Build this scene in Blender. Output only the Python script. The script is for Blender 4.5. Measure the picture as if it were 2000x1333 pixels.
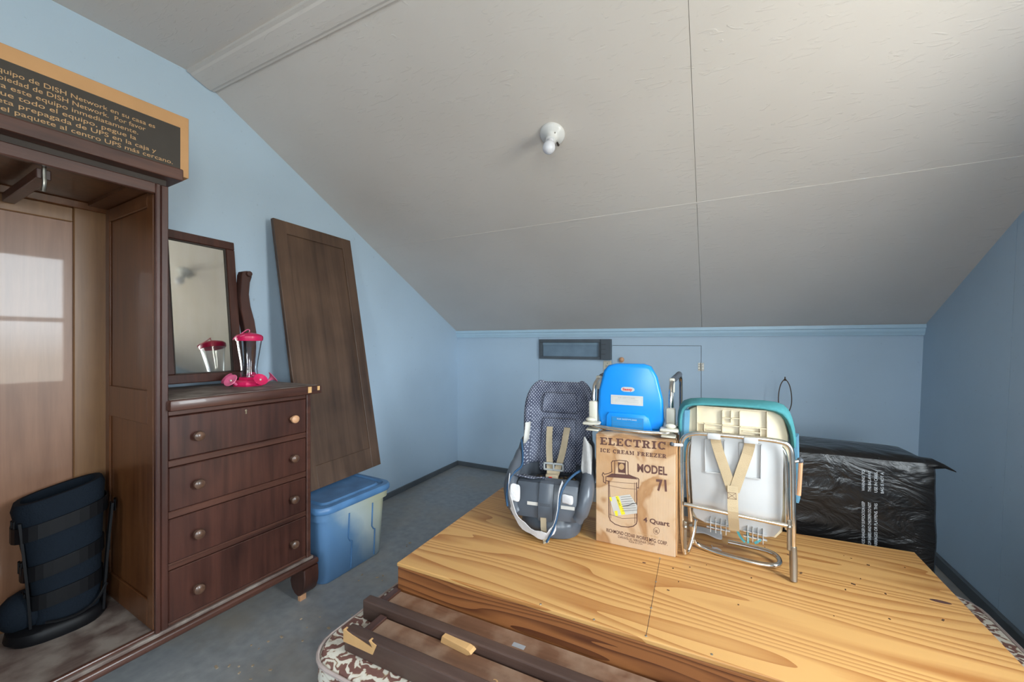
import bpy, bmesh, math, random
from mathutils import Vector, Matrix, noise
random.seed(7)
R = math.radians
for o in list(bpy.data.objects): bpy.data.objects.remove(o)
scn = bpy.context.scene
COL = scn.collection

# ------------------------------------------------------------------ camera
F = 777.8; H0 = 668.0; CH = 1.22; TH = math.atan(392 / F)
cam_d = bpy.data.cameras.new('camera'); cam = bpy.data.objects.new('camera', cam_d); COL.objects.link(cam)
cam_d.sensor_width = 36.0; cam_d.lens = F / 2000 * 36.0; cam_d.clip_start = 0.02
cam_d.shift_y = (H0 - 666.5) / 2000
cam.location = (0, 0, CH); cam.rotation_euler = (R(90), 0, TH)
scn.camera = cam

# ------------------------------------------------------------------ world, window light, exposure
WY0, WY1, WZ0, WZ1 = 0.62, 1.22, 0.80, 2.05          # window opening in the right gable wall
VY0, VY1 = -1.10, -0.50                              # unseen twin added further along the same gable for fill light
DW = (0.20, 0.90, 0.95, 2.05)                       # added fill-light window in the unseen front wall: x0, x1, z0, z1
YF = -2.60
world = bpy.data.worlds.new('world'); scn.world = world; world.use_nodes = True
nt = world.node_tree; nt.nodes.clear()
out = nt.nodes.new('ShaderNodeOutputWorld'); bg = nt.nodes.new('ShaderNodeBackground')
tc = nt.nodes.new('ShaderNodeTexCoord'); sep = nt.nodes.new('ShaderNodeSeparateXYZ')
ramp = nt.nodes.new('ShaderNodeValToRGB')
nt.links.new(tc.outputs['Generated'], sep.inputs[0]); 
mr = nt.nodes.new('ShaderNodeMapRange'); mr.inputs[1].default_value = -1; mr.inputs[2].default_value = 1
nt.links.new(sep.outputs['Z'], mr.inputs[0]); nt.links.new(mr.outputs[0], ramp.inputs[0])
ramp.color_ramp.elements[0].position = 0.485; ramp.color_ramp.elements[0].color = (0.47, 0.465, 0.41, 1)   # ground below the horizon, paled and brightened to light the ceiling
ramp.color_ramp.elements[1].position = 0.515; ramp.color_ramp.elements[1].color = (0.86, 0.95, 1.0, 1)   # overcast sky
nt.links.new(ramp.outputs[0], bg.inputs[0]); bg.inputs[1].default_value = 9.0
nt.links.new(bg.outputs[0], out.inputs[0])
def portal(loc, rot, w, h):
    pd = bpy.data.lights.new('window_portal', 'AREA'); pd.shape = 'RECTANGLE'; pd.size = w; pd.size_y = h; pd.cycles.is_portal = True
    po = bpy.data.objects.new('window_portal', pd); COL.objects.link(po); po.location = loc; po.rotation_euler = rot
portal((1.235, (WY0 + WY1) / 2, (WZ0 + WZ1) / 2), (R(90), 0, R(90)), WY1 - WY0, WZ1 - WZ0)
portal((1.235, (VY0 + VY1) / 2, (WZ0 + WZ1) / 2), (R(90), 0, R(90)), VY1 - VY0, WZ1 - WZ0)  # portal of the added gable fill window
portal(((DW[0] + DW[1]) / 2, YF - .11, (DW[2] + DW[3]) / 2), (R(90), 0, 0), DW[1] - DW[0], DW[3] - DW[2])  # portal of the added front fill window
scn.view_settings.view_transform = 'Standard'; scn.view_settings.look = 'None'
scn.view_settings.gamma = 1.0; scn.view_settings.use_curve_mapping = False
scn.view_settings.exposure = 2.0

# ------------------------------------------------------------------ pixel helpers (direction only; the plane gives the distance)
FWv = Vector((-math.sin(TH), math.cos(TH), 0)); RTv = Vector((math.cos(TH), math.sin(TH), 0)); UPv = Vector((0, 0, 1)); CAM = Vector((0, 0, CH))
def ray(x, y): return FWv + RTv * ((x - 1000) / F) + UPv * ((H0 - y) / F)
def onpl(x, y, n, d):
    n = Vector(n); r = ray(x, y); return CAM + r * ((d - n.dot(CAM)) / n.dot(r))
def pxY(x, y, v): return onpl(x, y, (0, 1, 0), v)
def pxZ(x, y, v): return onpl(x, y, (0, 0, 1), v)

# ------------------------------------------------------------------ materials
MATS = {}
def newmat(name):
    m = bpy.data.materials.new(name); m.use_nodes = True; t = m.node_tree
    b = t.nodes['Principled BSDF']; MATS[name] = m
    return m, t, b
def N(t, kind, **kw):
    n = t.nodes.new(kind)
    for k, v in kw.items():
        if k.startswith('i_'):
            key = k[2:]
            n.inputs[int(key) if key.isdigit() else key].default_value = v
        else: setattr(n, k, v)
    return n
def L(t, a, b): t.links.new(a, b)
def c4(c): return (c[0], c[1], c[2], 1)
def coords(t, scale=(1, 1, 1), rot=(0, 0, 0)):
    tc = N(t, 'ShaderNodeTexCoord'); mp = N(t, 'ShaderNodeMapping')
    mp.inputs['Scale'].default_value = scale; mp.inputs['Rotation'].default_value = rot
    L(t, tc.outputs['Object'], mp.inputs[0]); return mp.outputs[0]
def rampn(t, src, stops):
    r = N(t, 'ShaderNodeValToRGB'); cr = r.color_ramp
    while len(cr.elements) < len(stops): cr.elements.new(0.5)
    for el, (p, c) in zip(cr.elements, stops): el.position = p; el.color = c4(c)
    L(t, src, r.inputs[0]); return r.outputs[0]
def bump(t, b, src, strength, dist=0.01):
    n = N(t, 'ShaderNodeBump'); n.inputs['Strength'].default_value = strength; n.inputs['Distance'].default_value = dist
    L(t, src, n.inputs['Height']); L(t, n.outputs[0], b.inputs['Normal'])
def plain(name, col, rough=0.5, metal=0.0, var=0.12, vscale=9.0, bmp=0.0, bscale=60.0, spec=0.5, coat=0.0):
    m, t, b = newmat(name)
    b.inputs['Roughness'].default_value = rough; b.inputs['Metallic'].default_value = metal
    b.inputs['Specular IOR Level'].default_value = spec; b.inputs['Coat Weight'].default_value = coat
    co = coords(t)
    nz = N(t, 'ShaderNodeTexNoise', i_Scale=vscale, i_Detail=5.0); L(t, co, nz.inputs['Vector'])
    d = [max(0, c * (1 - var)) for c in col]; u = [min(1, c * (1 + var)) for c in col]
    L(t, rampn(t, nz.outputs[0], [(0.3, d), (0.7, u)]), b.inputs['Base Color'])
    if bmp:
        n2 = N(t, 'ShaderNodeTexNoise', i_Scale=bscale, i_Detail=4.0); L(t, co, n2.inputs['Vector']); bump(t, b, n2.outputs[0], bmp, 0.004)
    return m
def wood(name, dark, light, axis='z', rough=0.45, scale=1.0, coat=0.0, dust=None, fine=22.0):
    """straight grained wood, grain along the axis"""
    m, t, b = newmat(name)
    s = [fine * scale] * 3; s['xyz'.index(axis)] = 1.3 * scale
    co = coords(t, s)
    n1 = N(t, 'ShaderNodeTexNoise', i_Scale=1.6, i_Detail=8.0, i_Roughness=0.62, i_Distortion=0.4); L(t, co, n1.inputs['Vector'])
    co2 = coords(t, [3.2] * 3); n2 = N(t, 'ShaderNodeTexNoise', i_Scale=1.0, i_Detail=3.0); L(t, co2, n2.inputs['Vector'])
    mx = N(t, 'ShaderNodeMix'); mx.inputs[0].default_value = 0.4
    L(t, n1.outputs[0], mx.inputs[2]); L(t, n2.outputs[0], mx.inputs[3])
    col = rampn(t, mx.outputs[0], [(0.33, dark), (0.5, [(a + c) / 2 for a, c in zip(dark, light)]), (0.68, light)])
    if dust:
        n3 = N(t, 'ShaderNodeTexNoise', i_Scale=4.0, i_Detail=6.0); L(t, co2, n3.inputs['Vector'])
        f = rampn(t, n3.outputs[0], [(0.40, (0, 0, 0)), (0.65, (1, 1, 1))])
        m2 = N(t, 'ShaderNodeMix', data_type='RGBA'); L(t, f, m2.inputs[0]); L(t, col, m2.inputs[6]); m2.inputs[7].default_value = c4(dust); col = m2.outputs[2]
    L(t, col, b.inputs['Base Color']); b.inputs['Roughness'].default_value = rough; b.inputs['Coat Weight'].default_value = coat
    bump(t, b, n1.outputs[0], 0.12, 0.002)
    return m
def pine(name, c_dark, c_light, sx=0.55, sy=2.3, freq=15.0, rough=0.5, plane='xy'):
    """plywood veneer: contour lines of a stretched noise field"""
    m, t, b = newmat(name)
    sc = (sx, sy, sy) if plane == 'xy' else (sx, 1.0, sy)
    co = coords(t, sc)
    nz = N(t, 'ShaderNodeTexNoise', i_Scale=1.5, i_Detail=1.5, i_Roughness=0.35); L(t, co, nz.inputs['Vector'])
    sp = N(t, 'ShaderNodeSeparateXYZ'); L(t, co, sp.inputs[0])
    a = N(t, 'ShaderNodeMath', operation='MULTIPLY_ADD'); L(t, sp.outputs['Y' if plane == 'xy' else 'Z'], a.inputs[0]); a.inputs[1].default_value = 0.55; L(t, nz.outputs[0], a.inputs[2])
    k = N(t, 'ShaderNodeMath', operation='MULTIPLY'); L(t, a.outputs[0], k.inputs[0]); k.inputs[1].default_value = freq
    fr_ = N(t, 'ShaderNodeMath', operation='FRACT'); L(t, k.outputs[0], fr_.inputs[0])
    n2 = N(t, 'ShaderNodeTexNoise', i_Scale=1.0, i_Detail=6.0); L(t, coords(t, (2.5, 55, 55)), n2.inputs['Vector'])
    mx = N(t, 'ShaderNodeMix'); mx.inputs[0].default_value = 0.33; L(t, fr_.outputs[0], mx.inputs[2]); L(t, n2.outputs[0], mx.inputs[3])
    mid = [(p + q) / 2 for p, q in zip(c_dark, c_light)]
    col = rampn(t, mx.outputs[0], [(0.05, mid), (0.14, c_light), (0.42, c_light), (0.66, mid), (0.85, c_dark)])
    L(t, col, b.inputs['Base Color']); b.inputs['Roughness'].default_value = rough
    return m

def wallpaint(name, col, speck=True, bmp=0.15):
    m, t, b = newmat(name); co = coords(t)
    nz = N(t, 'ShaderNodeTexNoise', i_Scale=2.5, i_Detail=4.0); L(t, co, nz.inputs['Vector'])
    base = rampn(t, nz.outputs[0], [(0.3, [c * 0.94 for c in col]), (0.7, col)])
    if speck:
        n3 = N(t, 'ShaderNodeTexNoise', i_Scale=45.0, i_Detail=2.0); L(t, co, n3.inputs['Vector'])
        f = rampn(t, n3.outputs[0], [(0.70, (0, 0, 0)), (0.78, (0.35, 0.35, 0.35))])
        mx = N(t, 'ShaderNodeMix', data_type='RGBA'); L(t, f, mx.inputs[0]); L(t, base, mx.inputs[6]); mx.inputs[7].default_value = c4([c * 0.55 for c in col]); base = mx.outputs[2]
    L(t, base, b.inputs['Base Color']); b.inputs['Roughness'].default_value = 0.55
    n2 = N(t, 'ShaderNodeTexNoise', i_Scale=160.0, i_Detail=3.0); L(t, co, n2.inputs['Vector']); bump(t, b, n2.outputs[0], bmp, 0.002)
    return m
blue = wallpaint('blue_wall_paint', (0.48, 0.615, 0.75))
blue_trim = plain('blue_trim_paint', (0.46, 0.64, 0.78), 0.4, var=0.03)
# painted plasterboard with skip trowel marks
m, t, b = newmat('ceiling_paint'); co = coords(t)
nz = N(t, 'ShaderNodeTexNoise', i_Scale=1.5, i_Detail=3.0); L(t, co, nz.inputs['Vector'])
L(t, rampn(t, nz.outputs[0], [(0.3, (0.64, 0.595, 0.56)), (0.7, (0.70, 0.655, 0.62))]), b.inputs['Base Color']); b.inputs['Roughness'].default_value = 0.5
n2 = N(t, 'ShaderNodeTexNoise', i_Scale=14.0, i_Detail=5.0, i_Distortion=2.5); L(t, coords(t, (0.6, 2.2, 2.2)), n2.inputs['Vector'])
r2 = rampn(t, n2.outputs[0], [(0.60, (0, 0, 0)), (0.68, (1, 1, 1))]); bump(t, b, r2, 0.35, 0.003)
ceil_m = m
gap_m = plain('dark_gap', (0.05, 0.04, 0.035), 0.9)
# floor: worn grey paint with tan dust
m, t, b = newmat('floor_paint'); co = coords(t)
n1 = N(t, 'ShaderNodeTexNoise', i_Scale=2.2, i_Detail=7.0, i_Roughness=0.6); L(t, co, n1.inputs['Vector'])
n2 = N(t, 'ShaderNodeTexNoise', i_Scale=22.0, i_Detail=6.0); L(t, co, n2.inputs['Vector'])
base = rampn(t, n2.outputs[0], [(0.3, (0.24, 0.25, 0.255)), (0.75, (0.34, 0.345, 0.35))])
f = rampn(t, n1.outputs[0], [(0.44, (0, 0, 0)), (0.68, (0.8, 0.8, 0.8))])
mx = N(t, 'ShaderNodeMix', data_type='RGBA'); L(t, f, mx.inputs[0]); L(t, base, mx.inputs[6]); mx.inputs[7].default_value = (0.34, 0.29, 0.225, 1)
L(t, mx.outputs[2], b.inputs['Base Color']); b.inputs['Roughness'].default_value = 0.38
bump(t, b, n2.outputs[0], 0.06, 0.004)
floor_m = m
base_m = plain('grey_baseboard_paint', (0.10, 0.115, 0.13), 0.5)
maho = wood('mahogany', (0.022, 0.007, 0.005), (0.085, 0.029, 0.019), 'z', 0.38, coat=0.15)
maho_y = wood('mahogany_lengthwise', (0.030, 0.011, 0.008), (0.11, 0.043, 0.028), 'y', 0.36, coat=0.15)
maho_in = wood('wardrobe_inner_wood', (0.07, 0.023, 0.008), (0.155, 0.058, 0.02), 'z', 0.34, coat=0.2)
maho_bk = wood('wardrobe_back_wood', (0.155, 0.068, 0.034), (0.26, 0.128, 0.07), 'z', 0.36, coat=0.25)
maho_st = wood('wardrobe_back_stile_wood', (0.14, 0.065, 0.026), (0.23, 0.118, 0.05), 'z', 0.35)
dusty = wood('dusty_wood', (0.08, 0.05, 0.042), (0.17, 0.125, 0.105), 'y', 0.6, dust=(0.25, 0.21, 0.18))
doorw = wood('door_wood', (0.035, 0.019, 0.013), (0.145, 0.083, 0.052), 'z', 0.5, scale=0.45)
raw = plain('raw_split_wood', (0.62, 0.36, 0.15), 0.7)
knobw = plain('knob_wood', (0.10, 0.05, 0.03), 0.35, var=0.35, vscale=40, coat=0.2)
knobl = plain('pale_knob_wood', (0.60, 0.32, 0.17), 0.4)
railw = wood('bed_rail_wood', (0.10, 0.045, 0.025), (0.24, 0.12, 0.07), 'x', 0.45, dust=(0.29, 0.185, 0.125))
raild = wood('bed_rail_edge_wood', (0.045, 0.024, 0.018), (0.12, 0.07, 0.055), 'x', 0.4)
ply = pine('pine_plywood', (0.41, 0.165, 0.042), (0.64, 0.35, 0.12), sx=.45, sy=4.2, freq=11.0)
fir = pine('fir_board', (0.10, 0.028, 0.009), (0.30, 0.11, 0.034), sx=0.9, sy=9.0, freq=8, plane='xz')
card = plain('cardboard', (0.52, 0.29, 0.13), 0.8, var=0.06)
chrome = plain('chrome', (0.72, 0.68, 0.62), 0.16, 1.0, var=0.12, vscale=30)
steel = plain('zinc_steel', (0.38, 0.36, 0.32), 0.4, 1.0)
cream = plain('cream_plastic', (0.66, 0.56, 0.39), 0.4, var=0.05)
white = plain('white_plastic', (0.52, 0.515, 0.51), 0.35, var=0.04)
ivory = plain('ivory_plastic', (0.62, 0.58, 0.48), 0.35, var=0.04)
bluep = plain('blue_plastic', (0.005, 0.25, 0.75), 0.28, var=0.05)
bluel = plain('blue_label', (0.01, 0.22, 0.52), 0.4)
greyp = plain('grey_plastic', (0.085, 0.097, 0.117), 0.3, var=0.10)
greyd = plain('dark_grey_plastic', (0.075, 0.082, 0.095), 0.45)
foam = plain('grey_foam', (0.08, 0.095, 0.12), 0.8)
webb = plain('beige_webbing', (0.46, 0.37, 0.25), 0.8, bmp=0.3, bscale=300)
webt = plain('tan_webbing', (0.50, 0.38, 0.23), 0.75, bmp=0.3, bscale=300)
navy = plain('navy_piping', (0.02, 0.07, 0.15), 0.7)
cloth = plain('white_cloth', (0.62, 0.61, 0.62), 0.9, bmp=0.4, bscale=150)
greyc = plain('grey_cloth', (0.40, 0.39, 0.38), 0.85, bmp=0.4, bscale=90)
teal = plain('teal_cloth', (0.055, 0.25, 0.27), 0.8, bmp=0.5, bscale=90)
denim = plain('blue_cloth', (0.10, 0.25, 0.36), 0.85, bmp=0.4, bscale=200)
bootf = plain('navy_boot_fabric', (0.005, 0.0085, 0.014), 0.85, spec=0.15, bmp=0.4, bscale=200)
bootb = plain('black_boot_plastic', (0.004, 0.004, 0.005), 0.5, spec=0.2)
toteb = plain('tote_lid_blue', (0.08, 0.19, 0.37), 0.4, var=0.25)
pinkp = plain('pink_plastic', (0.62, 0.015, 0.10), 0.3, var=0.1)
pinkl = plain('pale_pink_plastic', (0.70, 0.13, 0.26), 0.4)
yel = plain('yellow_label', (0.85, 0.70, 0.03), 0.6)
paper = plain('paper_label', (0.56, 0.54, 0.50), 0.7)
inkb = plain('brown_ink', (0.115, 0.05, 0.04), 0.8)
inkk = plain('black_print', (0.045, 0.038, 0.032), 0.7)
inkg = plain('grey_ink', (0.35, 0.36, 0.38), 0.8)
inkw = plain('white_print', (0.55, 0.58, 0.62), 0.7)
inkr = plain('red_ink', (0.65, 0.02, 0.03), 0.6)
tanp = plain('tan_print', (0.50, 0.31, 0.15), 0.8)
keym = plain('worn_brass', (0.30, 0.25, 0.17), 0.4, 1.0)
ventm = plain('slate_paint', (0.085, 0.105, 0.125), 0.45)
porc = plain('white_porcelain', (0.72, 0.72, 0.72), 0.25, var=0.03)
bulbm = plain('bulb_white', (0.74, 0.75, 0.82), 0.25, var=0.02)
wirem = plain('brown_wire', (0.10, 0.065, 0.045), 0.5, 0.6)
redb = plain('red_button', (0.7, 0.03, 0.02), 0.4)
# tote body, sun-faded from blue to pale yellowish grey along its side
m, t, b = newmat('tote_blue_faded'); co = coords(t)
sp = N(t, 'ShaderNodeSeparateXYZ'); L(t, co, sp.inputs[0])
nz = N(t, 'ShaderNodeTexNoise', i_Scale=6.0, i_Detail=3.0); L(t, co, nz.inputs['Vector'])
a1 = N(t, 'ShaderNodeMath', operation='MULTIPLY_ADD'); L(t, sp.outputs['Z'], a1.inputs[0]); a1.inputs[1].default_value = 0.7; L(t, sp.outputs['Y'], a1.inputs[2])
a2 = N(t, 'ShaderNodeMath', operation='MULTIPLY_ADD'); L(t, nz.outputs[0], a2.inputs[0]); a2.inputs[1].default_value = 0.16; L(t, a1.outputs[0], a2.inputs[2])
L(t, rampn(t, a2.outputs[0], [(0.10, (0.10, 0.21, 0.38)), (0.16, (0.12, 0.23, 0.38)), (0.27, (0.40, 0.46, 0.46)), (0.46, (0.42, 0.42, 0.29))]), b.inputs['Base Color']); b.inputs['Roughness'].default_value = 0.45
tote_m = m
# floral ticking
m, t, b = newmat('floral_ticking'); co = coords(t, (19, 19, 19))
n0 = N(t, 'ShaderNodeTexNoise', i_Scale=0.9, i_Detail=2.0); L(t, co, n0.inputs['Vector'])
mxv = N(t, 'ShaderNodeMix', data_type='VECTOR'); mxv.inputs[0].default_value = 0.55; L(t, co, mxv.inputs[4]); L(t, n0.outputs['Color'], mxv.inputs[5])
wv = N(t, 'ShaderNodeTexWave', wave_type='RINGS', i_Scale=1.1, i_Distortion=14.0, i_Detail=3.0); wv.inputs['Detail Scale'].default_value = 1.8
L(t, mxv.outputs[1], wv.inputs['Vector'])
vo = N(t, 'ShaderNodeTexVoronoi', i_Scale=2.2); L(t, mxv.outputs[1], vo.inputs['Vector'])
mm = N(t, 'ShaderNodeMath', operation='MULTIPLY'); L(t, wv.outputs[1], mm.inputs[0]); L(t, vo.outputs['Distance'], mm.inputs[1])
L(t, rampn(t, mm.outputs[0], [(0.0, (0.70, 0.65, 0.56)), (0.20, (0.60, 0.54, 0.45)), (0.23, (0.40, 0.29, 0.16)), (0.27, (0.20, 0.095, 0.075)), (0.6, (0.17, 0.075, 0.06))]), b.inputs['Base Color'])
b.inputs['Roughness'].default_value = 0.8
floral = m
cord_m = plain('mattress_cord', (0.45, 0.36, 0.33), 0.8)
# polka dot fabric
m, t, b = newmat('polka_dot_fabric'); co = coords(t, (62, 62, 62), (0, 0, R(0)))
sp = N(t, 'ShaderNodeSeparateXYZ'); L(t, co, sp.inputs[0])
def msum(a, bb, op):
    n = N(t, 'ShaderNodeMath', operation=op); L(t, a, n.inputs[0])
    if isinstance(bb, float): n.inputs[1].default_value = bb
    else: L(t, bb, n.inputs[1])
    return n.outputs[0]
u = msum(sp.outputs['X'], sp.outputs['Z'], 'ADD'); v = msum(sp.outputs['X'], sp.outputs['Z'], 'SUBTRACT')
fu = msum(msum(u, 1.0, 'FLOORED_MODULO'), 0.5, 'SUBTRACT'); fv = msum(msum(v, 1.0, 'FLOORED_MODULO'), 0.5, 'SUBTRACT')
dd = msum(msum(fu, fu, 'MULTIPLY'), msum(fv, fv, 'MULTIPLY'), 'ADD')
nz = N(t, 'ShaderNodeTexNoise', i_Scale=0.25, i_Detail=4.0); L(t, co, nz.inputs['Vector'])
basec = rampn(t, nz.outputs[0], [(0.35, (0.038, 0.045, 0.08)), (0.7, (0.13, 0.145, 0.20))])
f = rampn(t, dd, [(0.030, (1, 1, 1)), (0.05, (0, 0, 0))])
mx = N(t, 'ShaderNodeMix', data_type='RGBA'); L(t, f, mx.inputs[0]); L(t, basec, mx.inputs[6]); mx.inputs[7].default_value = (0.55, 0.56, 0.62, 1)
L(t, mx.outputs[2], b.inputs['Base Color']); b.inputs['Roughness'].default_value = 0.9
dots = m
m, t, b = newmat('worn_seat_lining'); vo = N(t, 'ShaderNodeTexVoronoi', i_Scale=38.0); L(t, coords(t), vo.inputs['Vector'])
L(t, rampn(t, vo.outputs['Distance'], [(0.2, (0.45, 0.30, 0.10)), (0.4, (0.02, 0.02, 0.03)), (0.7, (0.10, 0.10, 0.11))]), b.inputs['Base Color']); b.inputs['Roughness'].default_value = 0.8
lining = m
# water stained corrugated carton
m, t, b = newmat('stained_carton'); co = coords(t)
nz = N(t, 'ShaderNodeTexNoise', i_Scale=5.0, i_Detail=3.0, i_Distortion=0.6); L(t, co, nz.inputs['Vector'])
basec = rampn(t, nz.outputs[0], [(0.42, (0.60, 0.42, 0.27)), (0.50, (0.58, 0.39, 0.235)), (0.545, (0.40, 0.21, 0.09)), (0.62, (0.50, 0.29, 0.14)), (0.75, (0.55, 0.35, 0.20))])
L(t, basec, b.inputs['Base Color']); b.inputs['Roughness'].default_value = 0.75
wv = N(t, 'ShaderNodeTexWave', bands_direction='X', i_Scale=55.0); L(t, co, wv.inputs['Vector']); bump(t, b, wv.outputs[1], 0.25, 0.001)
carton = m
# black bag film
m, t, b = newmat('black_bag_film'); co = coords(t, (2.2, 2.2, 4))
b.inputs['Base Color'].default_value = (0.010, 0.009, 0.009, 1); b.inputs['Roughness'].default_value = 0.28; b.inputs['Specular IOR Level'].default_value = 0.4
n1 = N(t, 'ShaderNodeTexNoise', i_Scale=2.2, i_Detail=5.0, i_Distortion=1.6); L(t, co, n1.inputs['Vector']); bump(t, b, n1.outputs[0], 0.8, 0.02)
film = m
# clear plastic / glass
m, t, b = newmat('clear_plastic'); b.inputs['Transmission Weight'].default_value = 1.0; b.inputs['Roughness'].default_value = 0.03; b.inputs['IOR'].default_value = 1.45
b.inputs['Base Color'].default_value = (0.95, 0.96, 0.98, 1); clear = m
m, t, b = newmat('window_glass'); t.nodes.remove(b)
tr = N(t, 'ShaderNodeBsdfTransparent'); L(t, tr.outputs[0], t.nodes['Material Output'].inputs[0]); pane_m = m
m, t, b = newmat('old_mirror'); b.inputs['Metallic'].default_value = 1.0; b.inputs['Roughness'].default_value = 0.06
nz = N(t, 'ShaderNodeTexNoise', i_Scale=3.0, i_Detail=4.0); L(t, coords(t, (6, 6, 1)), nz.inputs['Vector'])
L(t, rampn(t, nz.outputs[0], [(0.3, (0.82, 0.80, 0.70)), (0.7, (0.90, 0.89, 0.83))]), b.inputs['Base Color']); mirr = m
m, t, b = newmat('bed_bag_plastic'); b.inputs['Base Color'].default_value = (0.7, 0.68, 0.68, 1); b.inputs['Roughness'].default_value = 0.3; bagm = m

# ------------------------------------------------------------------ mesh builder
class MB:
    def __init__(s): s.bm = bmesh.new()
    def box(s, x0, x1, y0, y1, z0, z1, bev=0.0, seg=1, M=None):
        n0 = len(s.bm.verts)
        g = bmesh.ops.create_cube(s.bm, size=1.0); vs = g['verts']
        for v in vs: v.co = Vector(((x0 + x1) / 2 + v.co.x * (x1 - x0), (y0 + y1) / 2 + v.co.y * (y1 - y0), (z0 + z1) / 2 + v.co.z * (z1 - z0)))
        if bev:
            es = list({e for v in vs for e in v.link_edges})
            r = bmesh.ops.bevel(s.bm, geom=es, offset=bev, segments=seg, affect='EDGES', profile=0.5)
            vs = list({v for f in r['faces'] for v in f.verts} | {v for v in vs if v.is_valid})
        if M is not None:
            for v in vs: v.co = M @ v.co
        return s
    def prism(s, poly, a0, a1, plane='xz', bev=0.0, seg=2):
        """extrude a closed 2-D outline between a0 and a1 along the missing axis"""
        def mk(p, a):
            return {'xz': (p[0], a, p[1]), 'yz': (a, p[0], p[1]), 'xy': (p[0], p[1], a)}[plane]
        lo = [s.bm.verts.new(mk(p, a0)) for p in poly]; hi = [s.bm.verts.new(mk(p, a1)) for p in poly]
        fs = [s.bm.faces.new(lo), s.bm.faces.new(hi[::-1])]
        n = len(poly)
        for i in range(n): fs.append(s.bm.faces.new((lo[i], hi[i], hi[(i + 1) % n], lo[(i + 1) % n])))
        bmesh.ops.recalc_face_normals(s.bm, faces=fs)
        if bev:
            es = list(fs[0].edges) + list(fs[1].edges)
            bmesh.ops.bevel(s.bm, geom=es, offset=bev, segments=seg, affect='EDGES', profile=0.5)
        return s
    def loft(s, rings, closed=True, cap=True):
        vr = [[s.bm.verts.new(p) for p in r] for r in rings]; n = len(rings[0]); fs = []
        for a, b_ in zip(vr, vr[1:]):
            for i in range(n if closed else n - 1): fs.append(s.bm.faces.new((a[i], a[(i + 1) % n], b_[(i + 1) % n], b_[i])))
        if cap and closed: fs.append(s.bm.faces.new(vr[0][::-1])); fs.append(s.bm.faces.new(vr[-1]))
        bmesh.ops.recalc_face_normals(s.bm, faces=fs)
        return s
    def lathe(s, prof, origin=(0, 0, 0), axis=(0, 0, 1), seg=20, cap=True):
        A = Vector(axis).normalized(); q = Vector((0, 0, 1)).rotation_difference(A); o = Vector(origin)
        return s.loft([[o + q @ Vector((r * math.cos(2 * math.pi * i / seg), r * math.sin(2 * math.pi * i / seg), h)) for i in range(seg)] for r, h in prof], cap=cap)
    def tube(s, pts, r, seg=8, smooth=0, closed=False, flat=1.0):
        P = [Vector(p) for p in pts]
        for _ in range(smooth):
            Q = [] if closed else [P[0]]
            rng = range(len(P)) if closed else range(len(P) - 1)
            for i in rng:
                a, b_ = P[i], P[(i + 1) % len(P)]; Q += [a * 0.75 + b_ * 0.25, a * 0.25 + b_ * 0.75]
            if not closed: Q.append(P[-1])
            P = Q
        rings = []; n = len(P); ref = None
        for i in range(n):
            d = (P[(i + 1) % n] - P[i - 1]) if closed else (P[min(i + 1, n - 1)] - P[max(i - 1, 0)])
            d.normalize()
            if ref is None: ref = Vector((0, 0, 1)) if abs(d.z) < 0.9 else Vector((0, 1, 0))
            ref = (ref - d * ref.dot(d)).normalized(); b2 = d.cross(ref)
            rr = r[min(i * len(r) // n, len(r) - 1)] if isinstance(r, (list, tuple)) else r
            rings.append([P[i] + ref * (rr * math.cos(2 * math.pi * k / seg)) + b2 * (rr * flat * math.sin(2 * math.pi * k / seg)) for k in range(seg)])
        if closed: rings.append(rings[0])
        return s.loft(rings, cap=not closed)
    def ribbon(s, pts, width, across, thick=0.002, smooth=1):
        P = [Vector(p) for p in pts]
        for _ in range(smooth):
            Q = [P[0]]
            for a, b_ in zip(P, P[1:]): Q += [a * 0.75 + b_ * 0.25, a * 0.25 + b_ * 0.75]
            P = Q + [P[-1]]
        W = Vector(across).normalized(); rings = []
        for i, p in enumerate(P):
            d = (P[min(i + 1, len(P) - 1)] - P[max(i - 1, 0)]).normalized(); w = (W - d * W.dot(d)).normalized(); n_ = d.cross(w)
            ww = width if not callable(width) else width(i / (len(P) - 1))
            rings.append([p + w * ww / 2 + n_ * thick / 2, p - w * ww / 2 + n_ * thick / 2, p - w * ww / 2 - n_ * thick / 2, p + w * ww / 2 - n_ * thick / 2])
        return s.loft(rings)
    def sheet(s, grid):
        vr = [[s.bm.verts.new(p) for p in r] for r in grid]; fs = []
        for a, b_ in zip(vr, vr[1:]):
            for i in range(len(a) - 1): fs.append(s.bm.faces.new((a[i], a[i + 1], b_[i + 1], b_[i])))
        bmesh.ops.recalc_face_normals(s.bm, faces=fs); return s
    def ball(s, c, r, seg=14):
        g = bmesh.ops.create_uvsphere(s.bm, u_segments=seg, v_segments=max(6, seg * 2 // 3), radius=1.0)
        rr = r if isinstance(r, (tuple, list)) else (r, r, r)
        for v in g['verts']: v.co = Vector((c[0] + v.co.x * rr[0], c[1] + v.co.y * rr[1], c[2] + v.co.z * rr[2]))
        return s
    def obj(s, name, mat, parent=None, smooth=False, solid=0.0, sub=0, M=None):
        me = bpy.data.meshes.new(name)
        if M is not None: s.bm.transform(M)
        s.bm.to_mesh(me); s.bm.free()
        me.materials.append(mat)
        if smooth:
            me.polygons.foreach_set('use_smooth', [True] * len(me.polygons))
            try: me.set_sharp_from_angle(angle=R(42))
            except Exception: pass
        o = bpy.data.objects.new(name, me); COL.objects.link(o)
        if parent is not None: o.parent = parent
        if solid:
            md = o.modifiers.new('thick', 'SOLIDIFY'); md.thickness = solid; md.offset = 0
        if sub:
            md = o.modifiers.new('sub', 'SUBSURF'); md.levels = sub; md.render_levels = sub
        return o
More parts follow.
